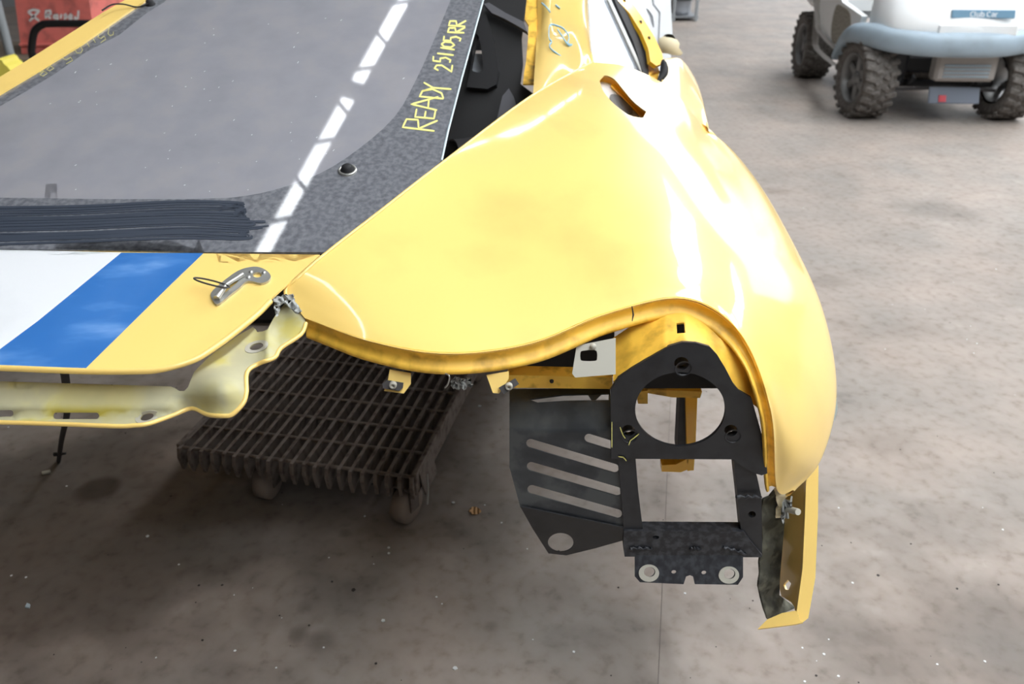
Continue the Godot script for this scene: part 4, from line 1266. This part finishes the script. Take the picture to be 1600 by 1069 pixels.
# ---- the golf cart
func build_cart() -> void:
	var fl := at_h(1352, 188, 0)
	var fr := at_h(1570, 189, 0)
	var mid := (fl + fr) / 2
	var t := thing("golf_cart", "white golf cart with grey bumper and knobby off-road tyres", "golf cart", mid - Vector3(0, 0, 0.12), -0.05)
	var half := (fr.x - fl.x) / 2
	# wheels
	var tyre := tyre_mesh()
	var rim := rim_mesh()
	for w in [[-half, 0.0, 0.12, 1.0], [half, 0.0, 0.1, -1.0], [-half + 0.02, -1.5, 0.0, 1.0], [half - 0.02, -1.5, 0.0, -1.0]]:
		var o := part("wheel", tyre, M["tyre"], t, false)
		o.position = Vector3(w[0], 0.265, w[1])
		o.rotation.y = w[2]
		var r := part("rim", rim, M["wheel rim"], o, false)
		r.scale = Vector3(w[3], 1, 1)
	# front cowl
	var rows := []
	for q in [[0.56, 0.3, 0.5], [0.64, 0.31, 0.505], [0.74, 0.27, 0.49], [0.85, 0.18, 0.455], [0.95, 0.03, 0.43], [1.03, -0.2, 0.41]]:
		var r := []
		for k in [[-1.0, -0.38], [-0.98, -0.22], [-0.84, -0.08], [-0.45, 0.0], [0.0, 0.03], [0.45, 0.0], [0.84, -0.08], [0.98, -0.22], [1.0, -0.38]]:
			r.append(Vector3(k[0] * q[2], q[0], q[1] + k[1]))
		rows.append(r)
	var cowl := part("front_cowl", shell(rows, 48, 30, 0.006, Vector3(0, 0.4, 1)), M["cart white"], t, false)
	part("cowl_recess", box_mesh(Vector3(0.06, 0.63, 0.325), Vector3(0.5, 0.07, 0.02), 0.008), M["cart white"], cowl, false)
	var badge := part("badge", box_mesh(Vector3(0.08, 0.725, 0.306), Vector3(0.4, 0.052, 0.012), 0.003, Basis(Vector3.RIGHT, -0.33)), M["cart badge"], cowl, false)
	var tm := TextMesh.new()
	var sf := SystemFont.new()
	sf.font_names = PackedStringArray(["Droid Sans"])
	tm.font = sf
	tm.text = "Club Car"
	tm.font_size = 24
	tm.pixel_size = 0.0019
	tm.depth = 0.003
	var tx := part("badge_lettering", tm, M["cart white"], badge, false)
	tx.transform = Transform3D(Basis(Vector3.RIGHT, -0.33), Vector3(0.08, 0.725, 0.314))
	part("emblem", lathe_mesh(Transform3D(Basis(Vector3.RIGHT, PI / 2 - 0.5), Vector3(0.08, 0.83, 0.21)), [Vector2(0, 0.012), Vector2(0.055, 0.01), Vector2(0.06, 0.0)], 28), M["cart grey"], cowl, false)
	# bumper that runs out into the front arches
	var path := [[-0.62, 0.36, -0.34], [-0.615, 0.47, -0.24], [-0.605, 0.545, -0.08], [-0.54, 0.555, 0.1], [-0.42, 0.54, 0.24], [-0.22, 0.53, 0.33], [0.0, 0.53, 0.36], [0.22, 0.53, 0.33], [0.42, 0.54, 0.24], [0.54, 0.555, 0.1], [0.605, 0.545, -0.08], [0.615, 0.47, -0.24], [0.62, 0.36, -0.34]]
	var sec := [[-0.1, 0.07], [-0.02, 0.085], [0.035, 0.06], [0.05, 0.0], [0.03, -0.055], [-0.03, -0.07], [-0.1, -0.06]]
	var g := []
	for k in sec:
		var r := []
		for i in path.size():
			var p := Vector3(path[i][0], path[i][1], path[i][2])
			var out := Vector3(p.x * 0.9, 0, maxf(p.z + 0.25, 0.02)).normalized()
			var thin := 0.45 if i in [0, 12] else 0.6 if i in [1, 11] else 0.8 if i in [2, 10] else 1.0
			r.append(p + out * k[0] * thin + Vector3(0, k[1] * thin, 0))
		g.append(r)
	part("bumper", shell(g, 72, 24, 0.005, Vector3(0, 0.2, 1)), M["cart grey"], t, false)
	# lower nose with slots
	var nose := part("lower_nose", box_mesh(Vector3(0.08, 0.39, 0.2), Vector3(0.4, 0.2, 0.12), 0.02), M["cart beige"], t, false)
	for i in 4:
		part("nose_slat", box_mesh(Vector3(0.08, 0.325 + i * 0.024, 0.262), Vector3(0.3, 0.012, 0.012), 0.003), M["cart grey"], nose, false)
	# running gear
	part("front_axle", tube_mesh([Vector3(-half + 0.1, 0.235, 0), Vector3(half - 0.1, 0.235, 0)], 0.025, 10), M["cart black"], t, false)
	part("tie_rod", tube_mesh([Vector3(-half + 0.1, 0.2, 0.07), Vector3(0.05, 0.225, 0.1), Vector3(half - 0.1, 0.2, 0.07)], 0.012, 8), M["dark steel"], t, false)
	for s in [-1, 1]:
		part("leaf_spring", tube_mesh(spline([Vector3(s * 0.2, 0.3, 0.12), Vector3(s * 0.22, 0.23, 0.0), Vector3(s * 0.22, 0.3, -0.35)], 5), 0.016, 8), M["cart black"], t, false)
		part("shock_absorber", tube_mesh([Vector3(s * 0.27, 0.24, 0.05), Vector3(s * 0.25, 0.36, 0.02), Vector3(s * 0.25, 0.48, 0.0)], [0.022, 0.03, 0.03], 12), M["cart black"], t, false)
		part("inner_arch", box_mesh(Vector3(s * 0.3, 0.42, -0.05), Vector3(0.12, 0.26, 0.3), 0.03), M["cart black"], t, false)
	var sk := part("skid_plate", box_mesh(Vector3(0.06, 0.19, 0.2), Vector3(0.34, 0.11, 0.012), 0.004, Basis(Vector3.RIGHT, -0.35)), M["skid grey"], t, false)
	part("red_mark", box_mesh(Vector3(-0.02, 0.172, 0.218), Vector3(0.05, 0.045, 0.006), 0.002, Basis(Vector3.RIGHT, -0.35)), M["cart red"], sk, false)
	# chassis, sides, seat, rear body
	part("chassis", box_mesh(Vector3(0, 0.36, -0.85), Vector3(0.7, 0.12, 1.7), 0.02), M["cart black"], t, false)
	for s in [-1.0, 1.0]:
		var x: float = s * 0.58 if s < 0 else 0.54
		var pz := Transform3D(Basis(Vector3(0, 0, 1), Vector3.UP, Vector3(-1, 0, 0)), Vector3(x + 0.04, 0, 0))
		var st := tool()
		prism(st, PackedVector2Array(spline(v2([-0.3, 0.4, -0.36, 0.3, -0.45, 0.27, -1.0, 0.3, -1.1, 0.36, -1.16, 0.5, -1.2, 0.66, -1.32, 0.8, -1.5, 0.84, -1.5, 0.78, -1.35, 0.74, -1.24, 0.64, -1.1, 0.5, -1.02, 0.44, -0.5, 0.38, -0.4, 0.44]), 2, true)), pz, 0.05)
		part("side_sill", done(st), M["cart beige"], t, false)
		st = tool()
		prism(st, PackedVector2Array(v2([-0.1, 0.66, -0.16, 0.56, -0.3, 0.46, -0.42, 0.4, -0.6, 0.36, -1.02, 0.4, -1.14, 0.52, -1.22, 0.66, -1.34, 0.78, -1.5, 0.82, -1.7, 0.8, -1.82, 0.98, -0.78, 0.98, -0.72, 0.76, -0.6, 0.7])), pz.translated(Vector3(-s * 0.03, 0, 0)), 0.04)
		var sp := part("side_body", done(st), M["cart white"], t, false)
		if s < 0:
			st = tool()
			prism(st, PackedVector2Array(spline(v2([-0.3, 0.5, -0.45, 0.42, -0.68, 0.41, -0.76, 0.52, -0.72, 0.66, -0.55, 0.67, -0.36, 0.64]), 3, true)), pz.translated(Vector3(-0.011, 0, 0)), 0.004)
			part("mud_patch", done(st), M["cart dirt"], sp, false, "dried grey mud")
	part("rear_body", box_mesh(Vector3(0, 0.75, -1.4), Vector3(1.02, 0.42, 0.9), 0.06), M["cart white"], t, false)
	part("seat", box_mesh(Vector3(0, 0.98, -1.25), Vector3(0.98, 0.12, 0.5), 0.04), M["cart beige"], t, false)
	part("seat_back", box_mesh(Vector3(0, 1.25, -1.56), Vector3(0.98, 0.4, 0.1), 0.04, Basis(Vector3.RIGHT, 0.15)), M["cart beige"], t, false)
func tyre_mesh() -> ArrayMesh:
	var st := tool()
	var b := Transform3D(Basis(Vector3.BACK, PI / 2), Vector3.ZERO)
	lathe(st, b, [Vector2(0.165, -0.095), Vector2(0.2, -0.112), Vector2(0.232, -0.112), Vector2(0.248, -0.1), Vector2(0.253, -0.06), Vector2(0.255, 0.0), Vector2(0.253, 0.06), Vector2(0.248, 0.1), Vector2(0.232, 0.112), Vector2(0.2, 0.112), Vector2(0.165, 0.095)], 40)
	for i in 22:
		for s in [-1, 1]:
			var a := TAU * (i + (0.5 if s > 0 else 0.0)) / 22.0
			cbox(st, Transform3D(Basis(Vector3.RIGHT, a) * Basis(Vector3.UP, s * 0.3), Basis(Vector3.RIGHT, a) * Vector3(s * 0.083, 0.252, 0)), Vector3(0.07, 0.028, 0.038), 0.006)
			cbox(st, Transform3D(Basis(Vector3.RIGHT, a + 0.1) * Basis(Vector3.UP, -s * 0.5), Basis(Vector3.RIGHT, a + 0.1) * Vector3(s * 0.027, 0.256, 0)), Vector3(0.048, 0.024, 0.034), 0.006)
	return done(st)
func rim_mesh() -> ArrayMesh:
	# outer face looks to -x
	var st := tool()
	var b := Transform3D(Basis(Vector3.BACK, PI / 2), Vector3.ZERO)
	lathe(st, b, [Vector2(0.172, 0.098), Vector2(0.168, 0.106), Vector2(0.158, 0.1), Vector2(0.15, 0.06), Vector2(0.15, -0.09)], 36)
	lathe(st, b, [Vector2(0.0, 0.085), Vector2(0.04, 0.083), Vector2(0.05, 0.07), Vector2(0.05, 0.03)], 24)
	for i in 6:
		var a := TAU * i / 6.0
		cbox(st, Transform3D(Basis(Vector3.RIGHT, a), Basis(Vector3.RIGHT, a) * Vector3(-0.06, 0.098, 0)), Vector3(0.02, 0.115, 0.055), 0.008)
	return done(st)

# ---- what stands farther back
func build_background() -> void:
	# red bin on a low bench
	var f := 6.0
	var base := at_f(75, 84, f)
	var be := thing("wooden_bench", "low wooden bench under the faded red bin", "bench", Vector3(base.x, 0, base.z - 0.25))
	var h := base.y
	part("bench_top", box_mesh(Vector3(base.x - 0.2, h - 0.03, base.z - 0.2), Vector3(1.5, 0.05, 0.75), 0.006), M["wood"], be)
	for x in [-0.9, 0.5]:
		for z in [-0.5, 0.12]:
			part("leg", box_mesh(Vector3(base.x + x, (h - 0.055) / 2, base.z + z), Vector3(0.06, h - 0.055, 0.06), 0.004), M["wood"], be)
	var bin := thing("red_bin", "faded red steel bin with white painted lettering", "bin", Vector3(base.x, h, base.z - 0.25))
	var fp := v2([14, -70, 128, -70, 146, 60, 143, 84, 34, 84])
	part("front_panel", sheet(fp, [], flat_at(f), 0.006, 20.0), M["red crate"], bin)
	var pts := []
	for p in fp:
		pts.append(at_f(p.x, p.y, f))
	for k in [[0, 4], [1, 2]]:
		var a: Vector3 = pts[k[0]]
		var b: Vector3 = pts[k[1]]
		var d := Vector3(-0.06 if k[0] == 0 else 0.06, 0, -0.45)
		part("side_panel", shell([[a, a + d], [b, b + d]], 1, 1, 0.006, Vector3.UP), M["red crate"], bin)
	part("back_panel", sheet(fp, [], func(p: Vector2) -> Vector3: return at_f(p.x, p.y, f) + Vector3(0, 0, -0.44), 0.006, 20.0), M["red crate"], bin)
	for y in [-10, 70]:
		var rib := tool()
		cbox(rib, Transform3D(Basis(), at_f(82, y, f - 0.008)), Vector3(0.44, 0.02, 0.016), 0.004)
		part("pressed_rib", done(rib), M["red crate"], bin)
	var lay := flat_at(f - 0.004)
	for s in [[44, 18.8, 62, 33.2], [46, 33.2, 62, 17.0], [44, 18.8, 52, 15.2, 62, 17.0], [72, 29.6, 72, 17.0, 79, 17.0, 80, 22.4, 73, 23.3, 80, 29.6], [84, 29.6, 85, 24.2, 90, 23.3, 91, 29.6, 84, 27.8], [95, 29.6, 96, 22.4], [105, 22.4, 100, 24.2, 105, 26.9, 100, 29.6], [108, 26.9, 113, 25.1, 111, 22.4, 108, 25.1, 109, 29.6, 114, 28.7], [118, 26.0, 117, 29.6, 122, 28.7, 123, 17.0]]:
		var lt := tool()
		stroke(lt, v2(s), 3.4, lay, 0.004)
		part("letter", done(lt), M["chalk white"], bin, true, "smudged white letter")
	# black tube handle of a trolley in front
	var tr := thing("tube_trolley", "black bent tube push handle before the red bin", "trolley", Vector3(at_f(95, 60, 5.6).x, 0, -5.6))
	var hp := []
	for p in spline(v2([230, 38, 160, 37, 80, 37, 66, 39, 57, 45, 52, 55, 49, 80]), 4):
		hp.append(at_f(p.x, p.y, 5.6))
	var low: Vector3 = hp[-1]
	hp.append(Vector3(low.x, 0.05, low.z))
	part("handle_tube", tube_mesh(hp, 0.022, 10), M["black tube"], tr)
	var other: Vector3 = hp[0]
	part("handle_tube", tube_mesh([other, other + Vector3(0.06, -0.03, 0), Vector3(other.x + 0.08, 0.05, other.z)], 0.022, 10), M["black tube"], tr)
	part("trolley_deck", box_mesh(Vector3((low.x + other.x) / 2, 0.06, -5.4), Vector3(other.x - low.x + 0.1, 0.03, 0.4), 0.005), M["black tube"], tr)
	for x in [low.x + 0.05, other.x - 0.05]:
		part("trolley_wheel", lathe_mesh(Transform3D(Basis(Vector3.BACK, PI / 2), Vector3(x, 0.045, -5.4)), [Vector2(0, -0.015), Vector2(0.045, -0.015), Vector2(0.045, 0.015), Vector2(0, 0.015)], 20), M["black rubber"], tr)
	# grey leaning post
	var gp := thing("leaning_post", "pale grey post leaning at the side of the red bin", "post", Vector3(at_f(30, 84, 5.7).x, 0, -5.7))
	part("post", tube_mesh([Vector3(at_f(24, 100, 5.7).x, 0.0, -5.72), at_f(14, 78, 5.72), at_f(-6, 0, 5.76), at_f(-20, -60, 5.78)], 0.03, 4), M["grey paint"], gp)
	var can := thing("lime_canister", "lime yellow plastic canister below the wooden bench", "canister", Vector3(at_f(0, 112, 4.83).x, 0, -4.83))
	part("canister_body", sheet(spline(v2([-40, 250, -40, 120, -22, 100, -2, 92, 6, 100, 16, 110, 18, 130, 18, 250]), 2, true), [], flat_at(4.75), 0.16, 16.0), M["lime"], can)
	part("canister_cap", tube_mesh([at_f(-22, 99, 4.82), at_f(-22, 88, 4.82)], 0.03, 12), M["chalk white"], can)
	# dark cabinet
	var cb := thing("grey_cabinet", "dark grey steel cabinet far behind the rear glass", "cabinet", Vector3(at_f(175, 10, 8.0).x, 0, -8.0))
	var cx := at_f(175, 10, 8.0).x
	part("cabinet_body", box_mesh(Vector3(cx + 0.2, 0.75, -8.2), Vector3(0.9, 1.5, 0.4), 0.01), M["hall steel"], cb)
	for x in [-0.02, 0.42]:
		part("cabinet_door", box_mesh(Vector3(cx + x, 0.75, -7.99), Vector3(0.43, 1.42, 0.02), 0.005), M["hall steel"], cb)
	# white car door standing on the floor
	var wd := thing("white_car_door", "white car door panel standing behind the yellow body section", "car door", Vector3(0.55, 0, -4.2))
	var dpt := at_f(1030, 57, 4.2)
	var dnm := Vector3(0, 0.42, 0.9).normalized()
	var lay4 := func(p: Vector2) -> Vector3: return on_plane(p.x, p.y, dpt, dnm)
	part("door_skin", sheet(v2([940, -80, 1016, -80, 1017, 0, 1019.5, 8, 1029, 20, 1027, 57, 1012, 364, 956, 364]), [PackedVector2Array(spline(v2([1009, 13, 1013, 15, 1020, 25, 1022, 43, 1018, 38, 1014, 24]), 2, true))], lay4, 0.04, 12.0), M["white paint"], wd)
	part("door_shut_panel", sheet(v2([1019, -80, 1046, -80, 1048, 0, 1051, 57, 1040, 190, 1027, 364, 1014, 364, 1030.5, 57, 1032, 19, 1022, 6]), [], lay4, 0.04, 12.0), M["white paint"], wd)
	part("door_backing", sheet(v2([942, -78, 1045, -78, 1046, 56, 1024, 350, 962, 350]), [], func(p: Vector2) -> Vector3: return on_plane(p.x, p.y, dpt - dnm * 0.1, dnm), 0.01, 20.0), M["white paint"], wd)
	part("prop_stay", tube_mesh([on_plane(1000, 60, dpt - dnm * 0.11, dnm), Vector3(0.62, 0.0, -4.75)], 0.015, 8), M["dark steel"], wd)
	# far bench with a grey bin
	var rk := thing("steel_stand", "low grey steel stand far back by the white door", "stand", Vector3(at_h(1070, 33, 0).x, 0, at_h(1070, 33, 0).z - 0.2))
	var z0 := at_h(1070, 33, 0).z
	var f0 := -z0
	for q in [[1052, 0.0], [1087, 0.0], [1052, -0.5], [1087, -0.5]]:
		var p := at_f(q[0], 30, f0)
		part("leg", box_mesh(Vector3(p.x, 0.27, z0 + q[1]), Vector3(0.035, 0.54, 0.035), 0.003), M["grey paint"], rk)
	var xa := at_f(1048, 30, f0).x
	var xb := at_f(1091, 30, f0).x
	part("low_shelf", box_mesh(Vector3((xa + xb) / 2, 0.045, z0 - 0.25), Vector3(xb - xa, 0.02, 0.52), 0.003), M["hall steel"], rk)
	part("top_shelf", box_mesh(Vector3((xa + xb) / 2, 0.27, z0 - 0.25), Vector3(xb - xa, 0.03, 0.52), 0.003), M["grey paint"], rk)
	var gb := thing("grey_tub", "pale grey plastic tub on the low shelf of the stand", "tub", Vector3((xa + xb) / 2 - 0.02, 0.055, z0 - 0.22))
	part("tub_body", lathe_mesh(Transform3D(Basis().scaled(Vector3(1, 1, 1.2)), Vector3((xa + xb) / 2 - 0.02, 0.055, z0 - 0.22)), [Vector2(0, 0.0), Vector2(0.1, 0.0), Vector2(0.12, 0.04), Vector2(0.13, 0.17), Vector2(0.135, 0.175), Vector2(0.125, 0.175), Vector2(0.115, 0.02), Vector2(0, 0.015)], 24), M["bin grey"], gb)

# ---- bits on the floor
func build_floor_bits() -> void:
	var leaf := thing("dry_leaf", "small tan dry leaf on the floor beside the dolly caster", "leaf", at_h(742, 797, 0))
	part("leaf_blade", sheet(spline(v2([733, 798, 738, 792, 746, 793, 752, 799, 746, 803, 738, 803]), 3, true), [], func(p: Vector2) -> Vector3: return at_h(p.x, p.y, 0.004 + 0.002 * sin(p.x)), 0.002, 2.0), M["dry leaf"], leaf)
	var tb := thing("metal_sleeve", "short dull metal sleeve lying on the dark floor", "sleeve", at_h(72, 738, 0))
	part("sleeve", tube_mesh([at_h(66, 740, 0.006), at_h(79, 737, 0.006)], 0.006, 10), M["dull zinc"], tb)
	var gl := thing("glass_chip", "bright glass chip in the dark floor corner", "chip", at_h(43, 946, 0))
	part("chip", sheet(v2([39, 948, 42, 942, 47, 944, 46, 949]), [], func(p: Vector2) -> Vector3: return at_h(p.x, p.y, 0.004), 0.0035, 2.0), M["glass edge"], gl)
	var ch := tool()
	prism(ch, PackedVector2Array([Vector2(-0.5, -0.3), Vector2(0.1, -0.5), Vector2(0.5, -0.1), Vector2(0.3, 0.45), Vector2(-0.35, 0.35)]), Transform3D(Basis(Vector3.RIGHT, -PI / 2), Vector3(0, 0.0, 0)), 0.25)
	var cm := done(ch)
	for k in 2:
		var mm := MultiMesh.new()
		mm.transform_format = MultiMesh.TRANSFORM_3D
		mm.mesh = cm.duplicate()
		mm.mesh.surface_set_material(0, M["chip white" if k == 0 else "chip dark"])
		mm.instance_count = 170
		for i in 170:
			var p := at_h(rng.randf_range(-200, 1750), 80 + 1080 * pow(rng.randf(), 0.6), 0)
			var s := rng.randf_range(0.002, 0.006) * (1.0 if rng.randf() < 0.85 else 1.8)
			mm.set_instance_transform(i, Transform3D(Basis(Vector3.UP, rng.randf() * TAU).scaled(Vector3(s, s * 0.6, s)), p))
		var o := MultiMeshInstance3D.new()
		o.name = "paint_chips" if k == 0 else "grit_crumbs"
		o.multimesh = mm
		o.set_meta("kind", "stuff")
		o.set_meta("label", "scattered white paint chips on the concrete floor" if k == 0 else "scattered dark grit crumbs on the concrete floor")
		o.set_meta("category", "debris")
		add_child(o)
